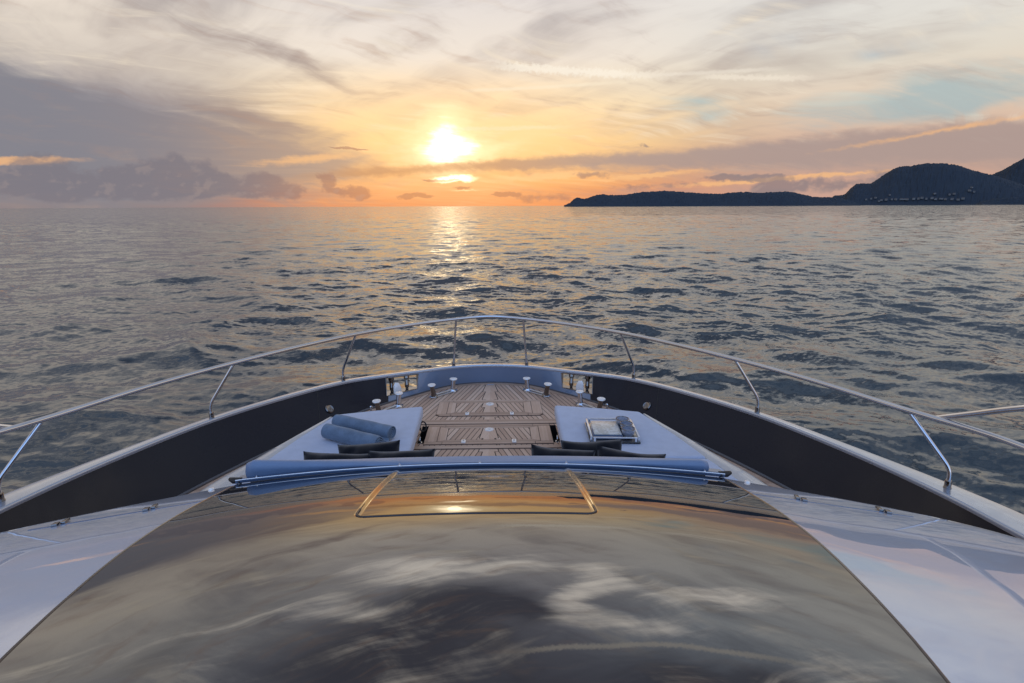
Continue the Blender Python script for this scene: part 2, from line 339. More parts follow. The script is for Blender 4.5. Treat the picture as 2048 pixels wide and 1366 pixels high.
# ------------------------------------------------------------------ mesh helpers
class MB:
    def __init__(s): s.v = []; s.f = []
    def add(s, vs, fs):
        o = len(s.v); s.v += [tuple(p) for p in vs]; s.f += [tuple(i + o for i in f) for f in fs]; return s
    def grid(s, P, closed_u=False, closed_v=False, flip=False):
        """P[i][j] points"""
        n, m = len(P), len(P[0]); vs = [p for r in P for p in r]; fs = []
        for i in range(n if closed_u else n - 1):
            for j in range(m if closed_v else m - 1):
                a, b, c, d = i * m + j, ((i + 1) % n) * m + j, ((i + 1) % n) * m + (j + 1) % m, i * m + (j + 1) % m
                fs.append((d, c, b, a) if flip else (a, b, c, d))
        return s.add(vs, fs)
    def box(s, c, size, rot=0., tilt=None):
        x, y, z = (v / 2 for v in size); m = Matrix.Rotation(rot, 3, 'Z')
        if tilt is not None: m = m @ tilt
        vs = [Vector(c) + m @ Vector((sx * x, sy * y, sz * z)) for sz in (-1, 1) for sy in (-1, 1) for sx in (-1, 1)]
        return s.add(vs, [(0, 2, 3, 1), (4, 5, 7, 6), (0, 1, 5, 4), (1, 3, 7, 5), (3, 2, 6, 7), (2, 0, 4, 6)])
    def prism(s, poly, z0, z1):
        n = len(poly); vs = [(p[0], p[1], z0 if len(p) < 3 else p[2] + z0) for p in poly] + [(p[0], p[1], z1 if len(p) < 3 else p[2] + z1) for p in poly]
        ar = sum(poly[i][0] * poly[(i + 1) % n][1] - poly[(i + 1) % n][0] * poly[i][1] for i in range(n))
        fs = [tuple(range(n))[::-1], tuple(range(n, 2 * n))] + [(i, (i + 1) % n, n + (i + 1) % n, n + i) for i in range(n)]
        if ar < 0: fs = [f[::-1] for f in fs]
        return s.add(vs, fs)
    def tube(s, path, r, seg=12, caps=True, closed=False):
        path = [Vector(p) for p in path]; n = len(path); P = []
        rad = r if isinstance(r, (list, tuple)) else [r] * n
        up = Vector((0, 0, 1)); prev = None
        for i in range(n):
            if closed: tg = path[(i + 1) % n] - path[i - 1]
            else: tg = path[min(i + 1, n - 1)] - path[max(i - 1, 0)]
            tg.normalize()
            if prev is None:
                a = tg.cross(up)
                if a.length < 1e-3: a = tg.cross(Vector((1, 0, 0)))
            else: a = prev - tg * prev.dot(tg)
            a.normalize(); prev = a; b = tg.cross(a)
            P.append([path[i] + rad[i] * (math.cos(2 * math.pi * k / seg) * a + math.sin(2 * math.pi * k / seg) * b) for k in range(seg)])
        o = len(s.v); s.grid(P, closed_u=closed, closed_v=True)
        if caps and not closed:
            s.f.append(tuple(o + k for k in range(seg))); s.f.append(tuple(o + (n - 1) * seg + k for k in range(seg))[::-1])
        return s
    def lathe(s, prof, c=(0, 0, 0), axis=(0, 0, 1), seg=24):
        ax = Vector(axis).normalized(); q = Vector((0, 0, 1)).rotation_difference(ax); c = Vector(c)
        P = [[c + q @ Vector((r * math.cos(2 * math.pi * k / seg), r * math.sin(2 * math.pi * k / seg), h)) for k in range(seg)] for r, h in prof]
        o = len(s.v); s.grid(P, closed_v=True, flip=True); n = len(prof)
        if prof[0][0] > 1e-5: s.f.append(tuple(o + k for k in range(seg))[::-1])
        if prof[-1][0] > 1e-5: s.f.append(tuple(o + (n - 1) * seg + k for k in range(seg)))
        return s
    def build(s, name, m, parent=None, smooth=True, bevel=0., seg=2, at=None, angle=40, fix=True):
        me = bpy.data.meshes.new(name)
        off = Vector(at) if at is not None else Vector((0, 0, 0))
        me.from_pydata([tuple(Vector(p) - off) for p in s.v], [], s.f); me.update()
        bm = bmesh.new(); bm.from_mesh(me)
        bmesh.ops.remove_doubles(bm, verts=bm.verts, dist=1e-5)
        if fix: bmesh.ops.recalc_face_normals(bm, faces=bm.faces)
        if bevel > 0:
            ed = [e for e in bm.edges if len(e.link_faces) == 2 and e.calc_face_angle(0) > R(35)]
            bmesh.ops.bevel(bm, geom=ed, offset=bevel, segments=seg, profile=.5, affect='EDGES', clamp_overlap=True)
        if smooth:
            for f in bm.faces: f.smooth = True
            for e in bm.edges:
                if len(e.link_faces) == 2 and e.calc_face_angle(0) > R(angle): e.smooth = False
        bm.to_mesh(me); bm.free()
        o = bpy.data.objects.new(name, me); COL.objects.link(o); me.materials.append(m)
        if parent is not None: o.parent = parent
        o.location = off
        return o
def tag(o, label, cat, group=None, kind=None):
    o['label'] = label; o['category'] = cat
    if group: o['group'] = group
    if kind: o['kind'] = kind
    return o
def empty(name, loc=(0, 0, 0), parent=None):
    o = bpy.data.objects.new(name, None); COL.objects.link(o); o.location = loc; o.empty_display_size = .2
    if parent is not None: o.parent = parent
    return o
def catmull(pts, n=12, closed=False):
    pts = [np.array(p, float) for p in pts]; P = [2 * pts[0] - pts[1]] + pts + [2 * pts[-1] - pts[-2]]
    out = []
    for i in range(1, len(P) - 2):
        for k in range(n):
            t = k / n; a, b, c, d = P[i - 1], P[i], P[i + 1], P[i + 2]
            out.append(.5 * ((2 * b) + (c - a) * t + (2 * a - 5 * b + 4 * c - d) * t * t + (3 * b - a - 3 * c + d) * t ** 3))
    out.append(pts[-1]); return out
def mirror(half):
    """half curve from the centreline aft on starboard -> whole curve port aft .. bow .. starboard aft"""
    left = [np.array((-p[0],) + tuple(p[1:])) for p in half[:0:-1]]
    return left + [np.array(p) for p in half]
BOAT_THINGS = []                                  # loose things that lie on the boat: heeled with it at the end

# ------------------------------------------------------------------ yacht
yacht = empty('yacht'); tag(yacht, 'grey motor yacht seen over its foredeck from the flybridge', 'yacht'); BOAT_THINGS.append(yacht)
S = [(0, 7.93, .28), (.52, 7.82, .29), (1.0, 7.53, .31), (1.42, 7.25, .335), (1.84, 6.92, .36), (2.30, 6.27, .40), (2.755, 5.43, .445), (3.12, 4.5, .475), (3.37, 3.69, .50), (3.49, 3.0, .52), (3.62, 1.5, .58), (3.66, -3, .6)]
B = [(0, 7.90, 0), (.54, 7.78, 0), (1.0, 7.38, 0), (1.36, 7.0, 0), (1.70, 6.55, 0), (2.12, 5.85, 0), (2.52, 5.05, 0), (2.86, 4.2, 0), (3.10, 3.4, 0), (3.22, 2.8, 0), (3.32, 1.4, 0), (3.36, -3, 0)]
HW = [.042, .042, .042, .042, .042, .041, .045, .062, .105, .145, .165, .17]
NS = 16
def half_catmull(pts, n):                         # bow tip treated as symmetric
    m = [np.array((-pts[1][0],) + tuple(pts[1][1:]))] + [np.array(p, float) for p in pts]
    c = catmull(m, n); return c[n:]
Sc = half_catmull(S, NS); Bc = half_catmull(B, NS); HWc = [p[0] for p in catmull([(h,) for h in HW], NS)]
Sf = mirror(Sc); Bf = mirror(Bc); HWf = HWc[:0:-1] + HWc
NF = len(Sf)
def normals(curve):
    out = []
    for i in range(len(curve)):
        tg = np.array(curve[min(i + 1, len(curve) - 1)][:2]) - np.array(curve[max(i - 1, 0)][:2]); tg /= np.linalg.norm(tg) + 1e-9
        out.append(np.array((-tg[1], tg[0])))      # outward (curve runs port -> bow -> starboard)
    return out
Nf = normals(Sf)
def off(i, d, dz=0.): return (Sf[i][0] + Nf[i][0] * d, Sf[i][1] + Nf[i][1] * d, Sf[i][2] + dz)
# cap rail: rounded slab
cap = MB(); P = []
for i in range(NF):
    h = HWf[i]; P.append([off(i, -h, -.035), off(i, -h - .002, -.018), off(i, -h, -.008), off(i, -h + .004, -.002), off(i, -h + .010, .0), off(i, -h + .016, .0005), off(i, 0, .001), off(i, h - .016, -.001), off(i, h - .006, -.003), off(i, h, -.012), off(i, h, -.04)])
cap.grid(P); cap_o = cap.build('cap_rail', M['cap'], yacht)
# bulwark with the two fairlead openings cut through
LV = [0., .06, .3, .34, .92, .955, 1.0]
def bpt(i, s):
    a = np.array(Bf[i]); b = np.array(off(i, -HWf[i] + .006, -.03)); q = a + (b - a) * s
    return tuple(q)
def opt(i, s):                                     # outer skin at the same height
    a = np.array(Bf[i]); n = Nf[i]; b = np.array(off(i, HWf[i] - .004, -.03))
    a2 = np.array((b[0] - n[0] * .05, b[1] - n[1] * .05, a[2])); q = a2 + (b - a2) * s
    return tuple(q)
def in_open(i):
    xm = .5 * (abs(Sf[i][0]) + abs(Sf[i + 1][0])); return 1.0 < xm < 1.40 and Sf[i][1] > 6.5
bw = MB(); ow = MB(); bowp = MB(); op_idx = {1: [], -1: []}
for i in range(NF - 1):
    o = in_open(i)
    if o: op_idx[1 if Sf[i][0] > 0 else -1].append(i)
    for k in range(len(LV) - 1):
        if o and 2 <= k <= 4: continue
        s0, s1 = LV[k], LV[k + 1]
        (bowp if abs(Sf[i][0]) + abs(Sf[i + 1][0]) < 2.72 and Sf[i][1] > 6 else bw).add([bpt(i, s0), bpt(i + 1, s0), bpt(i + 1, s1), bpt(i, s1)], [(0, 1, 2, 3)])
        ow.add([opt(i, s0), opt(i + 1, s0), opt(i + 1, s1), opt(i, s1)], [(3, 2, 1, 0)])
bul = bw.build('bulwark', M['bulwark'], yacht); bowp.build('bulwark_bow_tinted', M['bow_reflection'], bul)  # bow stretch of the same bulwark, coloured with its sky reflection
# outside of the hull, flared down to the water
hull = ow; P = []
for i in range(NF):
    n = Nf[i]; a = np.array(opt(i, 0)); row = [tuple(a)]
    tip = max(0., (a[1] - 2.) / 6.)
    for z, kx, ky in ((-.8, .93, .35), (-1.8, .82, .9), (-3.2, .62, 1.7)):
        row.append((a[0] * kx, a[1] - ky * tip, z))
    P.append(row)
hull.grid(P, flip=True); hull.build('hull', M['hull'], yacht)
# joints in the bulwark paint
for sgn in (1, -1):
    i = min(range(NF), key=lambda k: abs(Sf[k][0] - sgn * 2.10) + (0 if Sf[k][1] > 4 else 9))
    p0, p1 = np.array(bpt(i, .03)), np.array(bpt(i, .99)); nn = np.array((-Nf[i][0], -Nf[i][1], .1)); tg = np.array((Nf[i][1], -Nf[i][0], 0)) * .004
    j = MB(); j.add([p0 - tg + nn * .003, p0 + tg + nn * .003, p1 + tg + nn * .003, p1 - tg + nn * .003, p0 - tg - nn * .004, p0 + tg - nn * .004, p1 + tg - nn * .004, p1 - tg - nn * .004],
                    [(0, 1, 2, 3), (7, 6, 5, 4), (0, 4, 5, 1), (2, 6, 7, 3), (1, 5, 6, 2), (3, 7, 4, 0)])
    j.build('panel_joint', M['caulk'], bul, smooth=False)
# fairleads: polished lining, two rollers and a bright plate
for sgn in (1, -1):
    idx = op_idx[sgn]; i0, i1 = idx[0], idx[-1] + 1
    fl = empty('fairlead', (0, 0, 0), yacht)
    l = MB(); s0, s1 = LV[2], LV[5]
    for i in range(i0, i1):
        for s in (s0, s1): l.add([bpt(i, s), bpt(i + 1, s), opt(i + 1, s), opt(i, s)], [(0, 1, 2, 3)])
    for i in (i0, i1):
        l.add([bpt(i, s0), bpt(i, s1), opt(i, s1), opt(i, s0)], [(0, 1, 2, 3)])
    l.build('lining', M['dark_chrome'], fl, smooth=False, fix=False)
    rim = MB(); loop = [bpt(i, s0) for i in range(i0, i1 + 1)] + [bpt(i, s1) for i in range(i1, i0 - 1, -1)]
    ctr = np.mean(np.array(loop), axis=0); nin = np.array((-Nf[i0][0], -Nf[i0][1], .15)) * .006
    rim.tube([tuple(np.array(p) + nin) for p in loop], .006, 8, closed=True); rim.build('rim', M['dark_chrome'], fl)
    for fr in (.30, .80) if sgn > 0 else (.20, .70):
        k = i0 + fr * (i1 - i0); ka = int(k); ft = k - ka
        lo = np.array(bpt(ka, s0)) * (1 - ft) + np.array(bpt(ka + 1, s0)) * ft; hi = np.array(bpt(ka, s1)) * (1 - ft) + np.array(bpt(ka + 1, s1)) * ft
        lo2 = .35 * lo + .65 * np.array(opt(ka, s0)); hi2 = .35 * hi + .65 * np.array(opt(ka, s1))
        ax = hi2 - lo2; L = np.linalg.norm(ax); ax /= L
        r = MB(); r.lathe([(.001, 0), (.020, 0), (.020, .02), (.028, .03), (.030, L * .3), (.026, L * .5), (.029, L * .7), (.038, L - .05), (.038, L - .01), (.001, L)], lo2, ax, 20)
        r.build('roller', M['dark_chrome'], fl)
    fr = .58 if sgn > 0 else .42
    k = int(i0 + fr * (i1 - i0)); n = np.array((Nf[k][0], Nf[k][1], 0)); tg = np.array((Nf[k][1], -Nf[k][0], 0)) * (1 if sgn > 0 else -1)
    base = np.array(bpt(k, s0)) - n * .012 + np.array((0, 0, -.004))
    prof = [(-.05, -.02), (.045, -.03), (.062, .0), (.058, .10), (.03, .145), (-.02, .135), (-.05, .07)]
    pl = MB(); fr_ = [tuple(base + tg * a + np.array((0, 0, 1)) * b + n * (.02 + b * .10)) for a, b in prof]; bk = [tuple(np.array(p) + n * .012) for p in fr_]
    m_ = len(prof); pl.add(fr_ + bk, [tuple(range(m_)), tuple(range(m_, 2 * m_))[::-1]] + [(q, m_ + q, m_ + (q + 1) % m_, (q + 1) % m_) for q in range(m_)])
    pl.build('guard_plate', M['white'], fl, bevel=.004, seg=2)
# round portlights in the bulwark and the big ring plates further aft
for sgn in (1, -1):
    i = min((k for k in range(NF) if Sf[k][0] * sgn > 0), key=lambda k: abs(bpt(k, .42)[1] - 6.46))
    c = np.array(bpt(i, .42)); n = Vector(tuple(np.cross(np.array(bpt(i + 1, .42)) - c, np.array(bpt(i, .9)) - c))).normalized()
    if n.dot(Vector((-sgn, -.5, 0))) < 0: n = -n
    p = MB(); p.lathe([(.036, -.01), (.052, -.01), (.054, .008), (.046, .015), (.036, .008)], tuple(Vector(tuple(c)) + n * .004), n, 28); po = p.build('portlight', M['dark_chrome'], yacht)
    g = MB(); g.lathe([(.0005, .008), (.038, .006), (.038, -.004)], tuple(Vector(tuple(c)) + n * .004), n, 28); g.build('pane', M['portglass'], po)
    i = min((k for k in range(NF) if Sf[k][0] * sgn > 0), key=lambda k: abs(bpt(k, .2)[1] - 3.62))
    c = np.array(bpt(i, .2)); n = Vector(tuple(np.cross(np.array(bpt(i + 1, .2)) - c, np.array(bpt(i, .9)) - c))).normalized()
    if n.dot(Vector((-sgn, -.5, 0))) < 0: n = -n
    q = n.to_track_quat('Z', 'Y'); ring = [Vector(tuple(c)) + n * .006 + q @ Vector((.105 * math.cos(a), .105 * math.sin(a), 0)) for a in np.linspace(0, 2 * math.pi, 40, endpoint=False)]
    rr = MB(); rr.tube(ring, .004, 6, closed=True); rr.build('round_locker_ring', M['chrome'], bul)

# deck planking with the two locker slots left open
def half_b(y):
    ys = [p[1] for p in Bc][::-1]; xs = [p[0] for p in Bc][::-1]; return float(np.interp(y, ys, xs))
yb = sorted(set([3.0, 3.4, 4., 4.6, 5.2, 5.75, 6.25] + list(np.linspace(5.2, 7.2, 14)) + list(np.linspace(7.2, 7.895, 40))))
dk = MB(); SL = (.705, .775)
for y0, y1 in zip(yb[:-1], yb[1:]):
    b0, b1 = half_b(y0), half_b(y1)
    for s in (1, -1):
        cuts = [0., SL[0], SL[1], None]
        for a, b in zip(cuts[:-1], cuts[1:]):
            if a == SL[0] and y0 >= 5.749 and y1 <= 6.251: continue
            A0, A1 = (min(a, b0), min(a, b1)); B0 = b0 if b is None else min(b, b0); B1 = b1 if b is None else min(b, b1)
            if B0 - A0 < 1e-6 and B1 - A1 < 1e-6: continue
            dk.add([(s * A0, y0, 0), (s * B0, y0, 0), (s * B1, y1, 0), (s * A1, y1, 0)], [(0, 1, 2, 3)])
deck = dk.build('foredeck', M['teak'], yacht, smooth=False)
mg = MB(); P = []
for i in range(NF):
    if Bf[i][1] < 4.5: continue
    n = normals(Bf)[i] if False else None
Nb = normals(Bf)
for i in range(NF):
    if Bf[i][1] < 3.2: continue
    a = np.array(Bf[i]); n = np.array((*Nb[i], 0)); P.append([tuple(a - n * .075 + np.array((0, 0, .0))), tuple(a - n * .075 + np.array((0, 0, .006))), tuple(a - n * .005 + np.array((0, 0, .006)))])
mg.grid(P); mg.build('margin_plank', M['teak_x'], deck)
wl = MB(); P = []
for i in range(NF):
    if Bf[i][1] < 3.2: continue
    a = np.array(Bf[i]); n = np.array((*Nb[i], 0)); P.append([tuple(a - n * .006 + np.array((0, 0, .009))), tuple(a - n * .006 + np.array((0, 0, .022))), tuple(a + n * .02 + np.array((0, 0, .026)))])
wl.grid(P); wl.build('waterway_lip', M['hull'], deck)
for s in (1, -1):
    w = MB(); x0, x1 = SL; y0, y1, d = 5.75, 6.25, -.16
    w.add([(s * x0, y0, 0), (s * x1, y0, 0), (s * x1, y1, 0), (s * x0, y1, 0), (s * x0, y0, d), (s * x1, y0, d), (s * x1, y1, d), (s * x0, y1, d)], [(0, 1, 5, 4), (1, 2, 6, 5), (2, 3, 7, 6), (3, 0, 4, 7), (4, 5, 6, 7)])
    wo = w.build('locker_slot', M['black'], deck, smooth=False, fix=False)
    sh = MB(); c = Vector((s * .752, 5.83, -.03))
    sh.tube([c + Vector((.0, .03 * math.cos(a), .04 * math.sin(a) + .03)) for a in np.linspace(-.5, math.pi + .5, 14)], .008, 8)
    sh.tube([c + Vector((.0, -.03, .008)), c + Vector((.0, .03, .008))], .009, 8); sh.box(c + Vector((0, 0, -.03)), (.03, .09, .06)); sh.build('shackle', M['chrome'], wo)

# boards and hatches let into the deck
def boards(lst, name, parent, z=.004, th=.008):
    mb = MB()
    for poly in lst: mb.prism(poly, z, z + th)
    return mb
def rect(x0, y0, x1, y1, g=.003): return [(x0 + g, y0 + g), (x1 - g, y0 + g), (x1 - g, y1 - g), (x0 + g, y1 - g)]
def frame_polys(x0, y0, x1, y1, wx, wy, g=.0035):
    """mitred picture frame"""
    return ([[(x0 + g, y0 + 2 * g), (x0 + wx - g, y0 + wy + g), (x0 + wx - g, y1 - wy - g), (x0 + g, y1 - 2 * g)],
             [(x1 - g, y0 + 2 * g), (x1 - g, y1 - 2 * g), (x1 - wx + g, y1 - wy - g), (x1 - wx + g, y0 + wy + g)]],
            [[(x0 + 2 * g, y0 + g), (x1 - 2 * g, y0 + g), (x1 - wx - g, y0 + wy - g), (x0 + wx + g, y0 + wy - g)],
             [(x0 + 2 * g, y1 - g), (x0 + wx + g, y1 - wy + g), (x1 - wx - g, y1 - wy + g), (x1 - 2 * g, y1 - g)]])
def hatch(y0, y1, xw, xo, name, chamfer):
    h = empty(name, (0, 0, 0), yacht)
    bed = MB(); c = chamfer
    bed.prism([(-xo - .006, y0 - .06 + c), (-xo - .006 + c, y0 - .06), (xo + .006 - c, y0 - .06), (xo + .006, y0 - .06 + c), (xo + .006, y1 + .06 - c), (xo + .006 - c, y1 + .06), (-xo - .006 + c, y1 + .06), (-xo - .006, y1 + .06 - c)], -.01, .003)
    bed.build('caulk_bed', M['caulk'], h, smooth=False)
    sides, ends = frame_polys(-xw, y0, xw, y1, .10, .052)
    g = .0035
    oc = 0.
    out_s = []
    for s in (1, -1):
        out_s.append([(s * (xw + g), y0 + g), (s * (xo - oc), y0 + g), (s * xo, y0 + oc + g), (s * xo, y1 - oc - g), (s * (xo - oc), y1 - g), (s * (xw + g), y1 - g)])
    for q in (0, 1):
        boards([sides[1 - q], out_s[q]], 'b', h).build('side_board', M['teak_y'], h, smooth=False)
    outer = []
    for ya, yc in ((y0 - .056, y0 - g), (y1 + g, y1 + .056)):
        ca, cb_ = (c, 0.) if ya < y0 else (0., c)
        outer += [[(-xo + ca, ya), (-xw * .9, ya), (-xw * .9, yc), (-xo + cb_, yc)], rect(-xw * .9 + .006, ya, xw * .9 - .006, yc, 0), [(xw * .9, ya), (xo - ca, ya), (xo - cb_, yc), (xw * .9, yc)]]
    for q in (0, 1):
        boards([ends[q]] + outer[3 * q:3 * q + 3], 'b', h).build('end_board', M['teak_x'], h, smooth=False)
    inf = MB(); inf.prism(rect(-xw + .10, y0 + .052, xw - .10, y1 - .052, .0035), .004, .011); inf.build('lid_planking', M['teak'], h, smooth=False)
    for s in (1, -1):
        l = MB(); q = []
        for k in range(4):
            cx, cy = ((1, 1), (-1, 1), (-1, -1), (1, -1))[k]
            for a in np.linspace(k * math.pi / 2, (k + 1) * math.pi / 2, 6): q.append((s * .275 + cx * .010 + .014 * math.cos(a), y0 - .005 + cy * .028 + .014 * math.sin(a)))
        l.prism(q, .010, .022); lo = l.build('latch', M['steel_white'], h, bevel=.004)
        k = MB(); k.box((s * .275, y0 + .006, .0235), (.022, .03, .003)); k.build('finger_flap', M['cream'], lo, bevel=.001)
    d = MB(); d.lathe([(.0005, .0165), (.05, .0165), (.053, .012), (.053, .006)], (0, y1 - .10, 0), (0, 0, 1), 32); do = d.build('inlay_disc', M['white'], h)
    mk = MB(); mk.tube([(.043 * math.cos(a), y1 - .10 + .043 * math.sin(a), .0168) for a in np.linspace(0, 2 * math.pi, 32, endpoint=False)], .0013, 5, closed=True)
    for (a, b, e, f) in ((-.028, -.006, -.012, .010), (-.012, .010, .002, -.008), (.002, -.008, .016, .012), (.016, .012, .030, -.004), (-.02, -.02, .02, -.02), (-.012, .022, .012, .022)):
        mk.tube([(a, y1 - .10 + b, .0168), (e, y1 - .10 + f, .0168)], .0016, 5)
    mk.build('emblem_strokes', M['seam'], do)
    return h
hatch(6.62, 7.07, .53, .655, 'deck_hatch', .045)
hatch(5.77, 6.21, .565, .70, 'deck_hatch', .0)
cross = MB(); cb = MB()
for y0 in (6.30, 6.365): 
    for x0, x1 in ((-.80, -.02), (-.014, .80)) if y0 > 6.32 else ((-.80, .80),): cross.prism(rect(x0, y0, x1, y0 + .062, .0), .004, .010)
for y0 in (5.60,): cross.prism(rect(-.83, y0, .83, y0 + .07, 0), .004, .010)
cb.box((0, 6.363, 0), (1.62, .142, .006)); cb.box((0, 5.635, 0), (1.68, .082, .006))
cross.build('cross_board', M['teak_x'], deck, smooth=False); cb.build('caulk_strip', M['caulk'], deck, smooth=False)
st = MB(); st.box((0, 7.80, .006), (.10, .012, .012)); st.build('stem_plate', M['chrome'], deck, bevel=.003)

# bollards
def bollard(p0, p1, lean, h=.185):
    b = empty('bollard', (0, 0, 0), yacht); p0, p1 = Vector(p0), Vector(p1); d = (p1 - p0).normalized(); n = Vector((-d.y, d.x, 0))
    pl = MB(); q = []
    for a in np.linspace(-math.pi / 2, math.pi / 2, 7): q.append(p1 + d * (.03 + .045 * math.cos(a)) + n * .045 * math.sin(a))
    for a in np.linspace(math.pi / 2, 1.5 * math.pi, 7): q.append(p0 + d * (-.03 + .045 * math.cos(a)) + n * .045 * math.sin(a))
    pl.prism([(v.x, v.y) for v in q], .002, .018); pl.build('base_plate', M['chrome'], b, bevel=.005)
    rb = MB(); rb.tube([p0 + Vector((0, 0, .03)), p1 + Vector((0, 0, .03))], .011, 10); rb.build('web', M['chrome'], b)
    for p, sg in ((p0, -1), (p1, 1)):
        top = p + d * (sg * .028) + Vector(lean) + Vector((0, 0, h)); ax = (top - p).normalized(); L = (top - p).length
        po = MB(); po.lathe([(.052, .012), (.044, .022), (.034, .04), (.031, .06), (.031, L - .02), (.036, L - .012)], tuple(p), ax, 22); po_ = po.build('post', M['chrome'] if sg > 0 else M['dark_chrome'], b)
        c = MB(); c.lathe([(.030, -.016), (.046, -.010), (.053, 0), (.050, .008), (.032, .012), (.0005, .013)], tuple(top), (ax + Vector((0, 0, 2.5))).normalized(), 26); c.build('cap', M['steel_white'], po_)
    return b
for s in (1, -1):
    bollard((s * .75, 7.30, 0), (s * .52, 7.53, 0), (s * .004, -.035, 0))
    bollard((s * 1.36, 6.68, 0), (s * 1.17, 6.93, 0), (s * .0, -.035, 0))
    k = MB(); k.lathe([(.02, 0), (.012, .01), (.012, .05), (.02, .056), (.024, .075), (.016, .092), (.0005, .096)], (s * 1.47, 6.72, .0), (0, 0, 1), 18); k.build('deck_stud', M['chrome'], yacht)

# bow rail
RP = [(0, 7.81, 1.), (.46, 7.64, 1.), (1.03, 7.25, 1.), (1.604, 6.72, 1.), (2.08, 6.10, 1.), (2.495, 5.46, 1.), (2.87, 4.75, 1.), (3.19, 3.96, 1.), (3.36, 3.60, 1.), (3.46, 3.25, 1.), (3.54, 2.5, 1.), (3.6, 1., 1.), (3.6, -3., 1.)]
rail = MB(); rail.tube(mirror(half_catmull(RP, 12)), .021, 16); rail_o = rail.build('bow_rail', M['chrome'], yacht)
SB = [(.52, 7.82, .29, .46, 7.64), (1.84, 6.92, .362, 1.604, 6.72), (2.755, 5.43, .446, 2.495, 5.46), (3.37, 3.70, .501, 3.195, 3.95), (3.60, 1.8, .568, 3.57, 2.0), (3.66, -.4, .59, 3.6, -.2)]
for s in (1, -1):
    for (bx, by, bz, tx, ty) in SB:
        st = MB(); base = Vector((s * bx, by, bz)); top = Vector((s * tx, ty, .985))
        if bx < 1: path = [base + (top - base) * t for t in np.linspace(0, 1, 6)]
        else:
            k = base + Vector((0, 0, .14)); path = [base, base + Vector((0, 0, .08))]
            for t in np.linspace(0, 1, 8): 
                a, b_, c = base + Vector((0, 0, .08)), k, k + (top - k) * .15
                path.append(a * (1 - t) ** 2 + b_ * 2 * t * (1 - t) + c * t * t)
            path += [k + (top - k) * t for t in (.4, .7, 1.)]
        st.tube(path, .0145, 14); so = st.build('stanchion', M['chrome'], rail_o)
    br = MB(); br.tube([(s * v[0], v[1], v[2]) for v in catmull([(3.30, 3.84, .985), (3.33, 3.55, 1.13), (3.33, 3.2, 1.30), (3.36, 2.4, 1.66), (3.4, 1.4, 1.9)], 8)], .02, 14); br.build('gate_rail', M['chrome'], rail_o)
for s in (1, -1):
    for (bx, by, bz, tx, ty) in SB:
        c = MB(); c.lathe([(.026, -.004), (.026, .006), (.0225, .010), (.0225, .055), (.019, .062), (.014, .062)], (s * bx, by, bz), (0, 0, 1), 18); c.build('stanchion_socket', M['dark_chrome'], cap_o)

# ------------------------------------------------------------------ deckhouse roof
TY = [-1.5, -.5, .3, 1.17, 1.6, 2.0, 2.15, 2.3, 2.46, 2.83, 3.25, 3.6]; TT = [0, .2, 1.0, 3.6, 6.3, 9.2, 10.6, 12.1, 13.9, 16.8, 19.5, 21]
_yy = np.linspace(-1.5, 3.6, 2041); _k = np.ones(81) / 81
_tt = np.interp(_yy, TY, TT); _tt = np.convolve(np.pad(_tt, 40, mode='edge'), _k, 'valid')
_zz = -np.cumsum(np.tan(np.radians(_tt))) * (_yy[1] - _yy[0]); _zz += .935 - np.interp(3.25, _yy, _zz)
def zc(y): return np.interp(y, _yy, _zz)
def crown(x): x = np.abs(x); return np.where(x < 1.5, .045 * x * x, .10125 + .137 * (x - 1.5))
def zroof(x, y): return zc(y) - crown(x)
SEAM = [(3.26, 1.51), (3.1, 1.483), (2.95, 1.457), (2.65, 1.424), (2.3, 1.401), (2.05, 1.384), (1.85, 1.363), (1.6, 1.330), (1.4, 1.300), (1.25, 1.272), (.9, 1.20), (.5, 1.11), (-1.5, .7)]
def xseam(y): return np.interp(y, [p[0] for p in SEAM][::-1], [p[1] for p in SEAM][::-1])
SKX, SKY0, SKY1, SKR = .527, 2.165, 3.6, .06
def sk_sdf(x, y):
    cx, cy, hx, hy = 0, (SKY0 + SKY1) / 2, SKX - SKR, (SKY1 - SKY0) / 2 - SKR
    dx, dy = np.abs(x - cx) - hx, np.abs(y - cy) - hy
    return np.hypot(np.maximum(dx, 0), np.maximum(dy, 0)) + np.minimum(np.maximum(dx, dy), 0) - SKR
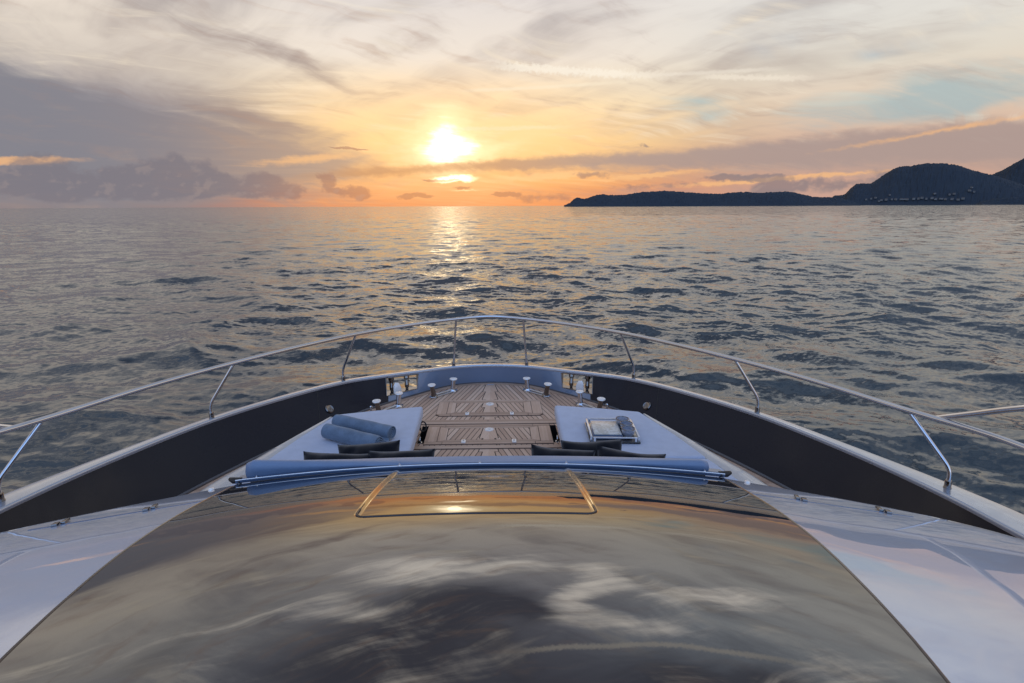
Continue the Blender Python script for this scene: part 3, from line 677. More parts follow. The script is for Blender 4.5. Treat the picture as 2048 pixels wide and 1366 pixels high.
def build_roof():
    ys = np.concatenate([np.linspace(-1.5, .9, 20)[:-1], np.linspace(.9, 2.10, 60)[:-1], np.linspace(2.10, 2.26, 44)[:-1], np.linspace(2.26, 3.26, 90)])
    us = np.unique(np.concatenate([np.linspace(-1, 1, 121), np.linspace(.30, .42, 60), -np.linspace(.30, .42, 60)]))
    V = np.zeros((len(ys), len(us), 3))
    for i, y in enumerate(ys):
        # columns near the skylight edge keep constant x so that its sides stay straight
        xs = us * xseam(y); k = xseam(2.57)
        V[i, :, 0] = np.where(np.abs(us) < .6, us * k + 0, np.sign(us) * (.6 * k + (np.abs(us) - .6) / .4 * (xseam(y) - .6 * k))); V[i, :, 1] = y
    x, y = V[..., 0], V[..., 1]
    sd = sk_sdf(x, y); wv = .028
    depth = .009 + .005 * np.clip((y - 2.1) / .8, 0, 1) - .011 * np.clip((y - 2.95) / .3, 0, 1)
    t = np.clip(-sd / wv, 0, 1); t = t * t * (3 - 2 * t)
    V[..., 2] = zroof(x, y) - depth * t
    sdc = .25 * (sd[:-1, :-1] + sd[1:, :-1] + sd[:-1, 1:] + sd[1:, 1:])
    def part(mask, name, m, parent):
        mb = MB(); n = len(us); fs = [(i * n + j, i * n + j + 1, (i + 1) * n + j + 1, (i + 1) * n + j) for i, j in zip(*np.nonzero(mask))]
        used = sorted({k for f in fs for k in f}); re = {k: q for q, k in enumerate(used)}; fl = V.reshape(-1, 3)
        mb.add([tuple(fl[k]) for k in used], [tuple(re[k] for k in f) for f in fs])
        return mb.build(name, m, parent, angle=70)
    roof = part(sdc > 0, 'deckhouse_roof', M['roof'], yacht)
    sky_ = part(sdc <= -wv, 'skylight', M['roof'], yacht)
    part((sdc <= 0) & (sdc > -wv), 'skylight_frame', M['roof_frame'], sky_)
    gk = MB(); q = []
    hx, hy, cy = SKX - SKR, (SKY1 - SKY0) / 2 - SKR, (SKY0 + SKY1) / 2
    for sx, a0 in ((-1, math.pi), (1, 1.5 * math.pi)):
        for a in np.linspace(a0, a0 + math.pi / 2, 8): q.append((sx * hx + (SKR - .012) * math.cos(a), cy - hy + (SKR - .012) * math.sin(a)))
    q = q[:8] + [(x, cy - hy - (SKR - .012)) for x in np.linspace(-hx, hx, 26)[1:-1]] + q[8:]
    q = [(q[0][0], y) for y in np.linspace(2.37, 2.25, 5)] + q + [(q[-1][0], y) for y in np.linspace(2.25, 2.37, 5)]
    gk.tube([(a, b, float(zroof(a, b)) - .001) for a, b in q], [.0012] * 3 + [.0055] * (len(q) - 6) + [.0012] * 3, 8); gk.build('seal', M['seal'], sky_)
    return roof
roof = build_roof()
# silver side panels
OUT = [(1.53, 3.27), (1.68, 3.16), (1.83, 3.06), (2.15, 2.86), (2.45, 2.62), (2.62, 2.37), (2.76, 1.95), (2.88, 1.2), (2.95, .3), (2.95, -1.5)]
SEA_ = [(1.502, 3.27), (1.505, 3.16), (1.513, 2.95), (1.518, 2.70), (1.518, 2.50), (1.49, 2.25), (1.43, 1.85), (1.30, 1.15), (1.10, .3), (.91, -1.5)]
def sil():
    o = catmull(OUT, 8); 
    # inner curve follows the seam exactly
    i_ = catmull(SEA_, 8); i_ = [np.array((xseam(p[1]) + .006, p[1])) for p in i_]
    for s in (1, -1):
        P = []; W = []
        for a, b in zip(i_, o):
            row = []
            for t in np.linspace(0, 1, 14):
                q = a + (b - a) * t; row.append((s * q[0], q[1], float(zroof(q[0], q[1])) - .004))
            n = (b - a); n = n / (np.linalg.norm(n) + 1e-9); zb = row[-1][2]
            for d, dz in ((.012, -.004), (.02, -.016), (.022, -.04)): row.append((s * (b[0] + n[0] * d), b[1] + n[1] * d, zb + dz))
            P.append(row); W.append([(s * (b[0] + n[0] * .018), b[1] + n[1] * .018, zb - .04), (s * (b[0] - .02), b[1] - .02, .02)])
        mb = MB(); mb.grid(P, flip=(s < 0)); po = mb.build('side_panel', M['silver'], yacht, angle=75)
        sg_ = MB(); sg_.grid(W); sg_.build('side_window', M['side_glass'], po)
        # groove of the lifting part, with two hinges
        gr = MB(); pts = [(x, y) for x, y in zip(np.linspace(1.445, 2.245, 20), np.linspace(2.747, 2.605, 20))]; P = []
        for x, y in pts:
            z = float(zroof(x, y)) - .004; P.append([(s * x, y - .008, z - .004), (s * x, y - .006, z + .0035), (s * x, y + .004, z + .0025), (s * x, y + .006, z - .004)])
        gr.grid(P); gr.build('panel_groove', M['trim'], po)
        for hx, hy in ((1.71, 2.722), (2.12, 2.65)):
            z = float(zroof(hx, hy)) + .004; hg = MB(); tl = Matrix.Rotation(-R(15), 3, 'X')
            hg.box((s * (hx + .008), hy - .022, z + .004), (.026, .05, .014), rot=-s * R(20), tilt=tl); ho = hg.build('hinge', M['dark_chrome'], po, bevel=.003)
            h2 = MB(); h2.box((s * (hx - .006), hy + .024, z - .005), (.022, .075, .012), rot=-s * R(20), tilt=tl); h2.build('hinge_leaf', M['seam'], ho, bevel=.003)
        sm = MB(); ys = np.linspace(-1.5, 3.25, 90)
        sm.tube([(s * (float(xseam(y)) + .003), y, float(zroof(xseam(y), y)) - .002) for y in ys], .0055, 8); sm.build('seam_strip', M['seam'], po)
        lt = MB(); lt.lathe([(.018, -.006), (.018, .002), (.014, .007), (.0005, .010)], (s * 1.63, 3.17, float(zroof(1.63, 3.17))), (0, 0, 1), 18); lt.build('corner_light', M['steel_white'], po)
sil()
# front wall of the deckhouse, benches and sunbed bases
fw = MB(); P = []
for x in np.linspace(-1.53, 1.53, 31):
    y = 3.31; z = float(zroof(x, 3.26)); P.append([(x, y, z - .03), (x, y + .02, .05)])
fw.grid(P); fw.build('deckhouse_front', M['cream'], yacht)
for s in (1, -1):
    b = MB(); b.prism([(s * .80, 4.70), (s * .80, 6.08), (s * 1.70, 5.81), (s * 1.80, 5.60), (s * 2.0, 5.05), (s * 2.1, 4.70)], .0, .165)
    bo = b.build('sunbed_base', M['tanwood'], yacht, bevel=.01)
    # coaming outside the cushions
    outer = catmull([(1.715, 5.83), (1.80, 5.62), (1.92, 5.30), (2.035, 5.0), (2.16, 4.65), (2.27, 4.35), (2.36, 3.9), (2.38, 3.2)], 6)
    inner = catmull([(1.69, 5.845), (1.735, 5.65), (1.81, 5.40), (1.90, 5.05), (1.985, 4.70), (2.06, 4.45), (2.12, 3.9), (2.14, 3.2)], 6)
    P = []
    for a, c in zip(inner, outer):
        P.append([(s * a[0], a[1], .15), (s * a[0], a[1], .275), (s * (a[0] * .8 + c[0] * .2), a[1] * .8 + c[1] * .2, .288), (s * (a[0] * .2 + c[0] * .8), a[1] * .2 + c[1] * .8, .288), (s * c[0], c[1], .27), (s * (c[0] + .006), c[1], .0)])
    cm = MB(); cm.grid(P); cm.build('coaming', M['cream'], bo)
bb = MB(); bb.prism([(-2.12, 3.33), (2.12, 3.33), (2.09, 4.2), (2.0, 4.66), (-2.0, 4.66), (-2.09, 4.2)], .0, .165); bb.build('bench_base', M['tanwood'], yacht, bevel=.01)
ring = MB(); c = Vector((-.775, 6.02, .09)); ring.tube([c + Vector((.035 + .035 * math.cos(a), .02 * math.sin(a), .05 * math.sin(a))) for a in np.linspace(0, 2 * math.pi, 22, endpoint=False)], .008, 8, closed=True); ring.build('grab_ring', M['black'], yacht)
# side decks aft
for s in (1, -1):
    sdk = MB(); q = [(s * 2.5, 3.18), (s * 2.5, -3), (s * 3.44, -3), (s * 3.42, 1.4), (s * 3.34, 2.8), (s * 3.30, 3.18)]
    sdk.prism(q, .30, .40); sdk.build('side_deck', M['teak_y'], yacht, smooth=False)
# lip under the back cushion
lip = MB(); P = []
XL = np.linspace(-1.53, 1.53, 61)
def ystrip(x): return 3.285 + .005 * x * x
def zstrip(x): return float(zroof(x, 3.26)) + .006 + .006 * (abs(x) / 1.5) ** 2
for x in XL:
    y, z = ystrip(x), zstrip(x); P.append([(x, y + .05, z - .03), (x, y - .02, z - .014), (x, y - .030, z - .006), (x, y - .030, z + .004), (x, y - .024, z + .010), (x, y - .010, z + .012), (x, y - .006, z + .006), (x, y + .05, z + .006)])
lip.grid(P, closed_v=True); lip_o = lip.build('backrest_lip', M['trim'], yacht)
cbd = MB(); cbd.tube([(x, ystrip(x) - .026, zstrip(x) + .0105) for x in XL], .0035, 8); cbd.build('chrome_bead', M['bright'], lip_o)
for s in (1, -1):
    x = s * 1.53; e = MB(); e.tube([(x - s * .03, ystrip(x) - .012, zstrip(x) + .002), (x + s * .02, ystrip(x) - .008, zstrip(x) + .002), (x + s * .05, ystrip(x) + .01, zstrip(x) + .002)], [.02, .02, .012], 14); e.build('rubber_end', M['black'], lip_o)
for px in (-.515, -.02, .52, 1.40, -1.40):
    k = MB(); k.lathe([(.008, 0), (.008, .005), (.004, .009), (.004, .014), (.0005, .016)], (px, ystrip(px) - .018, zstrip(px) + .009), (0, -.2, 1), 12); k.build('stud', M['chrome'], lip_o)

# ------------------------------------------------------------------ loose things on the boat
def loose(o): BOAT_THINGS.append(o); return o
def slab_cushion(poly, z0, z1, name, m, bev=.035, puff=.012):
    """upholstered slab: rounded edges, slightly domed top"""
    bm = bmesh.new(); c = np.mean(np.array(poly), axis=0)
    vs = [bm.verts.new((p[0] - c[0], p[1] - c[1], 0)) for p in poly]; f = bm.faces.new(vs)
    if f.normal.z < 0: f.normal_flip()
    r = bmesh.ops.extrude_face_region(bm, geom=[f]); tv = [v for v in r['geom'] if isinstance(v, bmesh.types.BMVert)]
    for v in tv: v.co.z = z1 - z0
    bmesh.ops.recalc_face_normals(bm, faces=bm.faces)
    bmesh.ops.bevel(bm, geom=[e for e in bm.edges], offset=bev, segments=5, profile=.55, affect='EDGES', clamp_overlap=True)
    for f in bm.faces: f.smooth = True
    me = bpy.data.meshes.new(name); bm.to_mesh(me); bm.free(); me.materials.append(m)
    o = bpy.data.objects.new(name, me); COL.objects.link(o); o.location = (c[0], c[1], z0); return o
for s, nm in ((1, 'starboard'), (-1, 'port')):
    poly = [(s * .745, 6.125), (s * 1.28, 6.0), (s * 1.665, 5.885), (s * 1.76, 5.56), (s * 1.85, 5.27), (s * 1.93, 4.93), (s * 1.985, 4.70), (s * .71, 4.70)]
    if s < 0: poly = poly[::-1]
    o = slab_cushion(poly, .168, .30, 'sunbed_cushion', M['pad'])
    tag(o, 'pale blue sunbed cushion with a black tray lying on it' if s > 0 else 'pale blue sunbed cushion carrying two rolled blankets', 'cushion', 'pale blue sunbed cushions'); loose(o)
o = slab_cushion([(-1.99, 4.685), (-2.11, 4.2), (-2.12, 3.45), (2.12, 3.45), (2.11, 4.2), (1.99, 4.685)][::-1], .168, .298, 'bench_cushion', M['pad']); loose(o)
tag(o, 'pale blue bench seat cushion under the dark pillows behind the back cushion', 'cushion')
# back cushion: its top shows above the lip
bc = MB(); P = []
XB = np.concatenate([[-1.475], np.linspace(-1.47, 1.43, 70), [1.435]])
for q, x in enumerate(XB):
    y, z = ystrip(x), zstrip(x) + .007; e = 1.0
    d_end = min(x - XB[0], XB[-1] - x); e = min(1., math.sqrt(max(0., 1 - (1 - min(1, d_end / .03)) ** 2)) + .02)
    zt = .945 + (.016 if x < 0 else -.022) * (abs(x) / 1.45) ** 2; h = (zt - z) * (.55 + .45 * e); t = .07
    row = [(y - .004 + .01 * (1 - e), z), (y - .012 * e, z + h * .35), (y - .008 * e, z + h * .7), (y + .006, z + h * .93), (y + .018, z + h), (y + .04, z + h * .97), (y + t, z + h * .75), (y + t + .02, z + h * .5), (y + t + .06, z - .3), (y + t + .10, .31), (y + .05, .31), (y + .05, z)]
    P.append([(x, a, b) for a, b in row])
bc.grid(P, closed_v=True); m_ = len(P[0]); bc.f.append(tuple(range(m_))); bc.f.append(tuple(len(bc.v) - m_ + k for k in range(m_))[::-1])
o = bc.build('back_cushion', M['bolster'], None, at=(0, 3.3, .31), angle=60); loose(o); tag(o, 'long low blue back cushion running across the deckhouse front', 'back cushion')

def pillow(center, w, h, th, lean, roll, yaw, seed):
    n = 22; rg = np.random.default_rng(seed); vs = {}; mb = MB(); rows = [[], []]
    ph = rg.uniform(0, 6.28, 8)
    for side in (0, 1):
        P = []
        for i in range(n + 1):
            row = []
            for j in range(n + 1):
                u, v = i / n * 2 - 1, j / n * 2 - 1
                pin = 1 - .09 * (1 - abs(u) ** 2) * (abs(v) ** 2) - 0
                px = u * w / 2 * (1 - .07 * (1 - v * v) * abs(u)); pz = v * h / 2 * (1 - .05 * (1 - u * u) * abs(v))
                prof = ((1 - u ** 6) * (1 - v ** 6)) ** .5 * (1 - .35 * (u * u + v * v) / 2)
                wr = .010 * math.sin(7 * u + 4 * v + ph[0]) * (1 - abs(u) * .3) + .008 * math.sin(11 * v - 5 * u + ph[1]) + .007 * math.sin(17 * u * v + ph[2])
                d = th / 2 * prof * (1 + .1 * math.sin(3 * u + ph[3])) + wr * prof ** .6
                pz -= .012 * (1 - u * u) * max(0, v) * (0.5 + .5 * math.sin(2.2 * u + ph[4])); 
                row.append((px, d if side else -d, pz))
            P.append(row)
        mb.grid(P, flip=bool(side))
    o = mb.build('pillow', M['pillow'], None, angle=80)
    o.location = center; o.rotation_euler = Euler((lean, roll, yaw), 'XYZ'); loose(o); return o
PL = [((-1.09, 3.87, .515), .52, .45, .17, R(-22), R(4), R(4), 'left outermost of the dark pillows, upright corner poking above the back cushion, beside the coaming'),
      ((-.905, 4.12, .495), .50, .43, .18, R(-20), R(-5), R(-3), 'dark pillow in front of two others, next to the rolled blankets'),
      ((-.62, 3.88, .525), .50, .45, .17, R(-22), R(-1), R(0), 'dark pillow on the port side nearest the teak walkway, low level top edge'),
      ((.565, 3.90, .52), .49, .45, .17, R(-22), R(6), R(-2), 'dark pillow on the starboard side reaching over the teak walkway'),
      ((.84, 4.12, .495), .50, .43, .18, R(-20), R(1), R(3), 'dark pillow standing in front of the other two, beside the black tray'),
      ((1.07, 3.86, .512), .52, .45, .17, R(-22), R(6.5), R(-4), 'right outermost of the dark pillows, its top sloping down to the right')]
for k, (c, w, h, th, le, ro, ya, lb) in enumerate(PL):
    o = pillow(c, w, h, th, le, ro, ya, 30 + k); tag(o, lb, 'pillow', 'dark scatter pillows along the back cushion')

def blanket(p0, p1, r, label, seed):
    p0, p1 = Vector(p0), Vector(p1); ax = (p1 - p0); L = ax.length; ax.normalize(); side = Vector((0, 0, 1)).cross(ax).normalized(); up = ax.cross(side)
    rg = np.random.default_rng(seed); turns = 3.6; N = 150; tk = r * .125
    root = empty('rolled_blanket', (p0 + p1) / 2 - Vector((0, 0, r))); base = root.location.copy()
    def sp(a, t):                                 # spiral ending at the bottom, on the far side
        rr = r * (.12 + .88 * t); wob = 1 + .05 * math.sin(3 * a + seed) * (1 - t) + .006 * math.sin(5 * a)
        return rr * wob * math.cos(a), rr * wob * math.sin(a)
    ends = np.linspace(0, L, 22); P = []
    outer = []; inner = []
    for k in range(N + 1):
        t = k / N; a = -2.2 - turns * 2 * math.pi * (1 - t)
        x, z = sp(a, t); l = math.hypot(x, z) or 1e-6; outer.append((x, z)); inner.append((x * (1 - tk / l), z * (1 - tk / l)))
    prof = outer + inner[::-1]
    for q, s in enumerate(ends):
        e = 0.0
        row = []
        edge = min(s, L - s); sag = 1 - .05 * math.exp(-edge / .02)
        for (x, z) in prof:
            flat = max(-r * .93, z); nz = .0012 * math.sin(s * 22 + x * 30 + seed)
            row.append(p0 + ax * (s + (.006 * math.sin(40 * math.hypot(x, z) + seed) if q in (0, 21) else 0)) + side * (x * sag + nz) + up * (flat * sag + nz))
        P.append(row)
    mb = MB(); mb.grid(P, closed_v=True); n_ = len(prof)
    for q in (0, len(ends) - 1):
        o_ = q * n_
        for k in range(N): f = (o_ + k, o_ + k + 1, o_ + n_ - 2 - k, o_ + n_ - 1 - k); mb.f.append(f if q else f[::-1])
    b = mb.build('roll', M['towel'], root, at=base, angle=50); b.location = (0, 0, 0)
    fr = MB()
    for k in range(26):                           # tassels of the loose corner at the open end
        a = rg.uniform(-.2, 1.); q = p1 - ax * rg.uniform(.0, .05) + side * (r * (-1.0 + .25 * rg.random())) + Vector((0, 0, -r * .75 + rg.uniform(-.01, .02)))
        d = (ax * rg.uniform(.7, 1.1) - side * rg.uniform(.2, .9)).normalized(); ln = rg.uniform(.05, .10)
        q1 = q + d * ln * .5 + Vector((0, 0, -.006)); q2 = q + d * ln; q2.z = p0.z - r * .93 + .004
        q1.z = max(q1.z, q2.z); fr.tube([q, q1, q2], [.004, .004, .0025], 6)
    f = fr.build('fringe', M['towel_in'], root, at=base); f.location = (0, 0, 0)
    fl = MB(); P = []
    for s in np.linspace(L - .20, L + .012, 8):
        row = []
        for t in np.linspace(0, 1, 6): row.append(p0 + ax * s - side * (r * .86 + t * .075) + Vector((0, 0, -r * .35 - (r * .56) * min(1, t * 1.6) ** .6)))
        P.append(row)
    fl.grid(P); fl_o = fl.build('loose_flap', M['towel'], root, at=base); fl_o.location = (0, 0, 0)
    sol = fl_o.modifiers.new('thick', 'SOLIDIFY'); sol.thickness = .008; sol.offset = 0
    tag(root, label, 'blanket', 'rolled blue blankets on the port cushion'); loose(root); return root
blanket((-1.56, 5.22, .382), (-.99, 4.90, .376), .079, 'rolled denim blue blanket nearer the dark pillows', 1)
blanket((-1.54, 5.48, .381), (-.92, 5.15, .376), .078, 'rolled denim blue blanket lying behind the other roll, fringe loose on the cushion', 4)

# tray with a lidded box and three glass bowls
TZ = .30
tray = empty('tray', (1.225, 5.255, TZ)); TR = R(-3)
def T(x, y, z): c, s = math.cos(TR), math.sin(TR); return (x * c - y * s, x * s + y * c, z)
w2, l2 = .225, .245
b = MB(); b.box((0, 0, .013), (2 * w2 + .03, 2 * l2 + .02, .018), rot=TR); b.build('tray_base', M['tray'], tray, bevel=.004)
for s in (1, -1):
    r_ = MB(); r_.box(T(s * w2, 0, .062), (.018, 2 * l2 - .02, .012), rot=TR); r_.build('side_rail', M['bright'], tray, bevel=.002)
    r_ = MB(); r_.box(T(0, s * l2, .062), (2 * w2 - .03, .012, .012), rot=TR); r_.build('end_rail', M['bright'], tray, bevel=.002)
    for q in (1, -1):
        p = MB(); p.box(T(s * (w2 - .03), q * l2, .040), (.02, .014, .038), rot=TR); p.box(T(s * w2, q * (l2 - .02), .040), (.02, .016, .038), rot=TR); p.build('corner_post', M['bright'], tray, bevel=.002)
tag(tray, 'black serving tray with chrome gallery rails on the pale blue cushion', 'tray'); loose(tray)
bx = empty('lidded_box', T(-.055, .0, 0)); bx.location = Vector(T(-.06, .0, 0)) + Vector((1.225, 5.255, TZ + .022))
q = MB(); q.box((0, 0, .018), (.285, .37, .034), rot=TR); q.build('box_body', M['trim'], bx, bevel=.003)
q = MB(); q.box((0, 0, .041), (.262, .345, .010), rot=TR); q.build('lid', M['pearl'], bx, bevel=.003)
tag(bx, 'flat silver box with a marbled pearl lid on the tray', 'box'); loose(bx)
BL = ['frosted glass bowl on the tray, farthest from the pillows', 'middle one of the three frosted glass bowls on the tray', 'frosted glass bowl on the tray, closest to the pillows']
for k, (x, y, rr) in enumerate(((.125, .135, .064), (.145, .01, .060), (.14, -.125, .064))):
    bo = empty('glass_bowl', Vector(T(x, y, 0)) + Vector((1.225, 5.255, TZ + .0225)))
    q = MB(); q.lathe([(.0005, 0), (rr * .62, 0), (rr * .8, .012), (rr * .97, .05), (rr, .085), (rr - .004, .085), (rr * .93, .05), (rr * .76, .016), (.0005, .010)], (0, 0, 0), (0, 0, 1), 30); q.build('bowl', M['smoke_glass'], bo)
    q = MB(); q.tube([(rr * .985 * math.cos(a), rr * .985 * math.sin(a), .087) for a in np.linspace(0, 2 * math.pi, 30, endpoint=False)], .0042, 8, closed=True); q.build('rim', M['dark_chrome'], bo)
    q = MB(); q.lathe([(.0005, .058), (rr * .93, .058), (rr * .88, .03), (rr * .74, .014), (.0005, .012)], (0, 0, 0), (0, 0, 1), 26); q.build('wax', mat('grey_wax', (.30, .31, .37), 0, .5), bo)
    tag(bo, BL[k], 'bowl', 'frosted glass bowls on the tray'); loose(bo)

bpy.context.view_layer.update()
for o in BOAT_THINGS: o.matrix_world = M_BOAT @ o.matrix_world

# ------------------------------------------------------------------ sea
def build_sea():
    h = DECK + 2.5
    az = np.concatenate([np.radians(np.linspace(-52, 52, 960)), np.radians(np.linspace(52, 308, 90))[1:-1]])
    th = np.concatenate([np.linspace(62, 36, 20)[:-1], np.linspace(36, 12, 260)[:-1], np.linspace(12, 3., 400)[:-1], np.linspace(3., .8, 280)[:-1], np.linspace(.8, .2, 110)[:-1], np.geomspace(.2, .007, 30)])
    r = h / np.tan(np.radians(th)); dr = np.gradient(r)
    A, Rr = np.meshgrid(az, r); DR = np.broadcast_to(dr[:, None], A.shape)
    x0 = Rr * np.sin(A); y0 = Rr * np.cos(A); front = (np.cos(A) > np.cos(math.radians(52.5)))
    z = np.zeros_like(x0); dx = np.zeros_like(x0); dy = np.zeros_like(x0); lost = np.zeros_like(x0)
    g = np.random.default_rng(5); n = 130
    lam = np.exp(g.uniform(math.log(.24), math.log(13.), n)); lam[:10] = g.uniform(6, 13, 10)
    ang = g.normal(0, .62, n) + math.radians(205)                  # running towards the boat, a little from starboard
    ang[:14] = g.normal(0, .3, 14) + math.radians(160)
    ph = g.uniform(0, 2 * math.pi, n); sl = .0150 * (lam / 2.) ** -.12 * np.where(lam > 7, .75, np.where(lam > 1.6, 1.25, 1.05))
    amp = sl * lam / (2 * math.pi) * 1.15
    cell = np.maximum(DR, Rr * math.radians(104 / 960)); lim = np.where(front, cell, 1e3)
    q_ = np.clip((Rr - 22.) / 80., 0, 1); calm = 1.25 - .48 * q_ * q_ * (3 - 2 * q_)
    for k in range(n):
        K = 2 * math.pi / lam[k]; kx, ky = math.sin(ang[k]), math.cos(ang[k])
        fade = np.clip((lam[k] / (lim * 2.2) - 1.0) / 1.2, 0, 1)
        p = K * (kx * x0 + ky * y0) + ph[k]
        # gusts: patches where the short waves are stronger
        s, c = np.sin(p), np.cos(p); a = amp[k] * fade * calm
        z += a * c; dx -= kx * a * s * .9; dy -= ky * a * s * .9
        lost += (sl[k] * 1.15) ** 2 * .5 * (1 - fade)
    gust = .75 + .35 * np.sin(x0 * .021 + 1.3 * np.sin(y0 * .013)) * np.sin(y0 * .027 + .7) 
    V = np.stack([x0 + dx, y0 + dy, z * gust], -1).reshape(-1, 3)
    nr, na = A.shape; i, j = np.meshgrid(np.arange(nr - 1), np.arange(na), indexing='ij'); j2 = (j + 1) % na
    Fq = np.stack([i * na + j, (i + 1) * na + j, (i + 1) * na + j2, i * na + j2], -1).reshape(-1, 4)[:, ::-1]
    me = bpy.data.meshes.new('sea'); me.vertices.add(len(V)); me.vertices.foreach_set('co', V.astype(np.float32).ravel())
    me.loops.add(Fq.size); me.loops.foreach_set('vertex_index', Fq.astype(np.int32).ravel())
    me.polygons.add(len(Fq)); me.polygons.foreach_set('loop_start', np.arange(0, Fq.size, 4, dtype=np.int32)); me.polygons.foreach_set('loop_total', np.full(len(Fq), 4, np.int32))
    me.polygons.foreach_set('use_smooth', np.ones(len(Fq), bool)); me.update(calc_edges=True); me.validate()
    at = me.attributes.new('unresolved', 'FLOAT', 'POINT'); at.data.foreach_set('value', np.sqrt(lost).astype(np.float32).ravel())
    m = mat('sea_water', (.003, .026, .042), 0, .045, ior=1.62, spec=.5); t, b, o = node_mat(m)
    geo = t.nodes.new('ShaderNodeNewGeometry'); att = t.nodes.new('ShaderNodeAttribute'); att.attribute_name = 'unresolved'; un = X(att.outputs['Fac'])
    pos = geo.outputs['Position']
    def slope(scale, sc=(1, 1, 1), rot=0., det=2):
        return vmath('SUBTRACT', noise(mapping(pos, rot=rot, scale=sc), scale, det, .55, color=True), (.5, .5, .5))
    def vscale(v, f):
        nn = t.nodes.new('ShaderNodeVectorMath'); nn.operation = 'SCALE'; t.links.new(v, nn.inputs[0])
        if isinstance(f, X): t.links.new(f.k, nn.inputs['Scale'])
        else: nn.inputs['Scale'].default_value = f
        return nn.outputs[0]
    patch = sstep(noise(mapping(pos, scale=(3.0, 1, 1)), .035, 3, .55), .35, .65, .55, 1.25)
    rip = vscale(slope(7.5, (1.6, 1, 1), R(20), 4), patch * .50)
    rip2 = vscale(slope(1.6, (1.3, 1, 1), R(-12), 2), patch * .30)
    farw = vscale(slope(.42, (1.5, 1, 1), R(8), 4), un * 4.2)
    toward = vscale(vmath('NORMALIZE', vmath('MULTIPLY', pos, (1, 1, 0))), un * -.25)       # distant crests hide their lee sides
    tot = vmath('MULTIPLY', vmath('ADD', vmath('ADD', vmath('ADD', rip, rip2), farw), toward), (1, 1, 0))
    nrm = vmath('NORMALIZE', vmath('ADD', geo.outputs['Normal'], tot)); t.links.new(nrm, b.inputs['Normal'])
    o_ = bpy.data.objects.new('sea', me); COL.objects.link(o_); me.materials.append(m)
    tag(o_, 'open sea with light chop reflecting the sunset', 'sea', kind='structure')
build_sea()

# ------------------------------------------------------------------ hills across the water
def pxpos(u, v, dist):
    a, e = view_dir(u, v); return a, e
def fnoise(x, seed, octs=((1., 1.),)):
    g = np.random.default_rng(seed); out = np.zeros_like(x, float)
    for f, a in octs:
        n = int(4000); tab = g.uniform(-1, 1, n); q = x * f; i = np.floor(q).astype(int); t = q - i; t = t * t * (3 - 2 * t)
        out += a * (tab[i % n] * (1 - t) + tab[(i + 1) % n] * t)
    return out
def noise2(x, y, seed):
    g = np.random.default_rng(seed); n = 512; tab = g.uniform(-1, 1, (n, n))
    i, j = np.floor(x).astype(int), np.floor(y).astype(int); a, b = x - i, y - j; a = a * a * (3 - 2 * a); b = b * b * (3 - 2 * b)
    f = lambda p, q: tab[p % n, q % n]
    return (f(i, j) * (1 - a) + f(i + 1, j) * a) * (1 - b) + (f(i, j + 1) * (1 - a) + f(i + 1, j + 1) * a) * b
wood = mat('wooded_slope', (.03, .036, .034), 0, .9, spec=.1)
def _wood():
    t, b, o = node_mat(wood); n = noise(o, .035, 5, .65); n2 = noise(o, .006, 4, .6)
    c = ramp(n * .5 + n2 * .5, [(.3, (.034, .044, .058)), (.6, (.040, .051, .065)), (.8, (.048, .058, .069))])  # bluish haze of the distance put into the slope colours
    t.links.new(c, b.inputs['Base Color'])
_wood()
HILLS = {}
def hill(name, prof, dist, depth, label, seed, cols=900, rows=26, tree=5.5):
    h0 = DECK + 2.5
    us = [p[0] for p in prof]; A, E = zip(*[view_dir(*p) for p in prof])
    az = np.linspace(A[0], A[-1], cols); el = np.interp(az, A, E); w = 7; el = np.convolve(np.pad(el, w, mode='edge'), np.ones(2 * w + 1) / (2 * w + 1), 'valid')
    ridge = np.maximum(h0 + dist * np.tan(np.radians(el)), 0.) 
    s = np.linspace(0, 1, rows); P = np.zeros((rows, cols, 3)); arc = np.radians(az) * dist
    tap = np.minimum(1, ridge / (ridge.max() * .35 + 1))
    for k, q in enumerate(s):
        d = dist + depth * (q - .5) * 2 * (.25 + .75 * tap) + 40 * fnoise(arc / 190., seed) * (1 - abs(2 * q - 1))
        prf = np.sin(math.pi * min(q, .5) ** .92 / .5 ** .92 * .5) ** 1.15 if q <= .5 else max(0., math.cos(math.pi * (q - .5))) ** .8
        gul = noise2(arc / 90. + 7, np.full_like(arc, q * 9), seed + 1) * .06 + noise2(arc / 33., np.full_like(arc, q * 22), seed + 2) * .025
        body = ridge * prf * (1 + gul * (1 - prf) * 2.2)
        tr = tree * .5 * (noise2(arc / 11., np.full_like(arc, q * 60), seed + 3) + .8 * noise2(arc / 5.2, np.full_like(arc, q * 91), seed + 4)) * np.clip(body / 14., 0, 1)
        zz = body + tr - 2. * (1 if q in (0., 1.) else 0) - (1.5 if k in (0, rows - 1) else 0)
        P[k, :, 0] = d * np.sin(np.radians(az)); P[k, :, 1] = d * np.cos(np.radians(az)); P[k, :, 2] = zz
    mb = MB(); mb.grid([[tuple(v) for v in row] for row in P]); o = mb.build(name, wood, None, smooth=False)
    tag(o, label, 'hill', kind='structure'); HILLS[name] = (az, ridge, dist, depth, P)
    return o
hill('headland', [(1128, 411), (1140, 407), (1144, 402), (1150, 396), (1160, 396), (1170, 398), (1176, 396), (1190, 391), (1208, 388), (1214, 390), (1240, 391), (1262, 388), (1290, 384), (1330, 382), (1362, 384), (1400, 387), (1440, 388), (1476, 384), (1520, 386), (1560, 384), (1582, 384), (1604, 389), (1626, 394), (1660, 395), (1690, 399), (1712, 406), (1722, 410)], 3000, 150, 'low dark wooded headland lying on the horizon', 3)
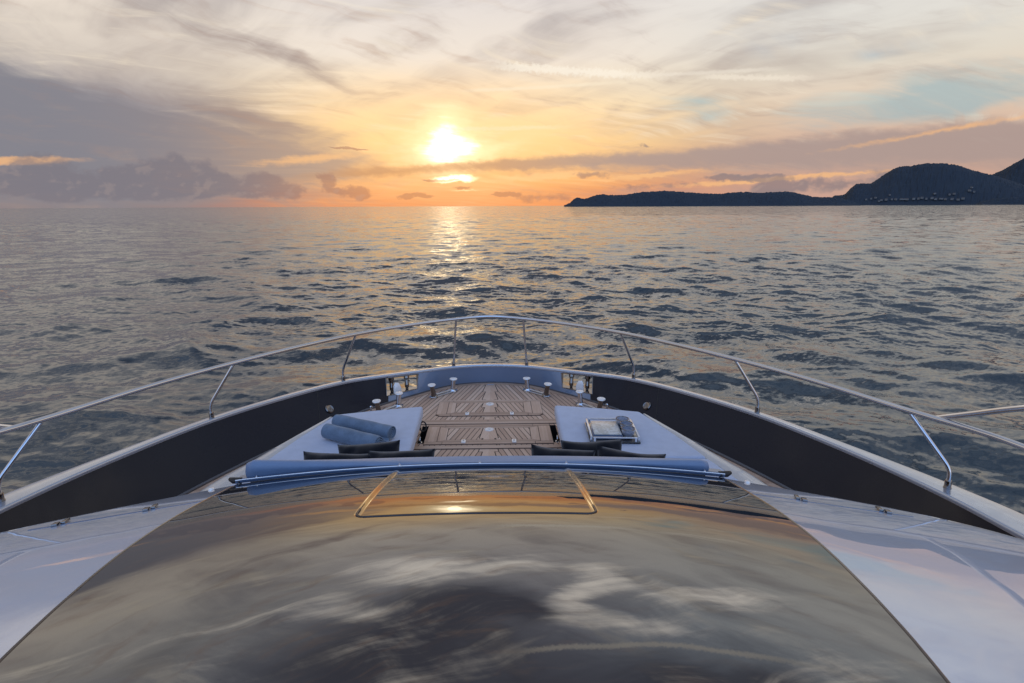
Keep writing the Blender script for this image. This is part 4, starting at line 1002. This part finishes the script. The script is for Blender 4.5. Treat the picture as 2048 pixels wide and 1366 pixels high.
hill('mountain', [(1655, 404), (1664, 394), (1674, 390), (1682, 391), (1690, 390), (1698, 380), (1712, 368), (1742, 367), (1758, 356), (1785, 339), (1800, 333), (1822, 332), (1840, 328), (1866, 327), (1892, 327), (1914, 331), (1940, 339), (1970, 347), (1984, 350), (2010, 358), (2048, 370), (2110, 385), (2180, 400)], 4500, 330, 'dark rounded mountain with scattered houses at its foot', 8, tree=7)
hill('far_mountain', [(1900, 395), (1984, 349), (2010, 338), (2030, 326), (2048, 317), (2080, 300), (2130, 285), (2220, 300), (2330, 360)], 6200, 500, 'higher dark slope rising at the right edge behind the mountain', 12, tree=8)
hill('near_point', [(1950, 408), (1968, 402), (1990, 398), (2020, 396), (2048, 394), (2090, 392), (2150, 400), (2200, 408)], 3900, 110, 'low wooded point in front of the mountain foot', 17, tree=6)

# houses on the mountain foot
wall_m = mat('pale_house_wall', (.19, .185, .18), 0, .8); roof_m = mat('tile_roof', (.09, .075, .07), 0, .8)
def house_mesh(w, d, h):
    mb = MB(); mb.box((0, 0, h / 2), (w, d, h)); me = mb.build('house', wall_m, None, smooth=False)
    rf = MB(); e = .6; rf.add([(-w / 2 - e, -d / 2 - e, h + .05), (w / 2 + e, -d / 2 - e, h + .05), (w / 2 + e, d / 2 + e, h + .05), (-w / 2 - e, d / 2 + e, h + .05), (-w / 2 - e, 0, h + d * .24), (w / 2 + e, 0, h + d * .24)], [(0, 1, 5, 4), (2, 3, 4, 5), (1, 2, 5), (3, 0, 4), (3, 2, 1, 0)])
    rf.build('roof', roof_m, me, smooth=False); return me
HP = [(1731, 401, 16), (1741, 398, 14), (1750, 397, 18), (1762, 399, 15), (1771, 400, 20), (1783, 396, 14), (1790, 400, 16), (1803, 402, 34), (1812, 403, 22), (1836, 396, 14), (1843, 394, 18), (1851, 398, 16), (1862, 399, 20), (1870, 395, 14), (1880, 401, 22), (1898, 387, 14), (1906, 393, 18), (1915, 399, 20), (1925, 396, 14), (1937, 384, 16), (1946, 388, 14), (1757, 403, 18), (1825, 402, 16), (1868, 386, 12), (1890, 396, 16), (1778, 392, 12), (1942, 376, 14), (1902, 402, 16)]
proto = None; az_, ridge_, dist_, depth_, P_ = HILLS['mountain']
for k, (u, v, w) in enumerate(HP):
    a, e = view_dir(u, v); col = int(np.argmin(abs(az_ - a))); target = math.tan(math.radians(e))
    seq = P_[:14, col]; best = min(range(14), key=lambda q: abs((seq[q][2] - DECK - 2.5) / math.hypot(seq[q][0], seq[q][1]) - target) if seq[q][2] > 3 else 9)
    p = seq[best]; h = random.uniform(7, 11)
    ho = house_mesh(w * random.uniform(.6, .95), random.uniform(9, 13), h); ho.location = (p[0], p[1] - 6, p[2] - 2 + random.uniform(0, 3)); ho.rotation_euler = (0, 0, -math.radians(a) + random.uniform(-.5, .5))
    tag(ho, 'tiny pale house on the dark wooded mountain foot above the far shore', 'house', 'houses on the mountain foot')

# ------------------------------------------------------------------ render settings
scene.view_settings.view_transform = 'Standard'; scene.view_settings.look = 'None'; scene.view_settings.exposure = 0.; scene.view_settings.gamma = 1.
scene.render.engine = 'CYCLES'; cy = scene.cycles
cy.max_bounces = 6; cy.diffuse_bounces = 2; cy.glossy_bounces = 5; cy.transmission_bounces = 4; cy.caustics_reflective = False; cy.caustics_refractive = False
cy.sample_clamp_indirect = 6.; cy.use_denoising = True; cy.denoiser = 'OPENIMAGEDENOISE'
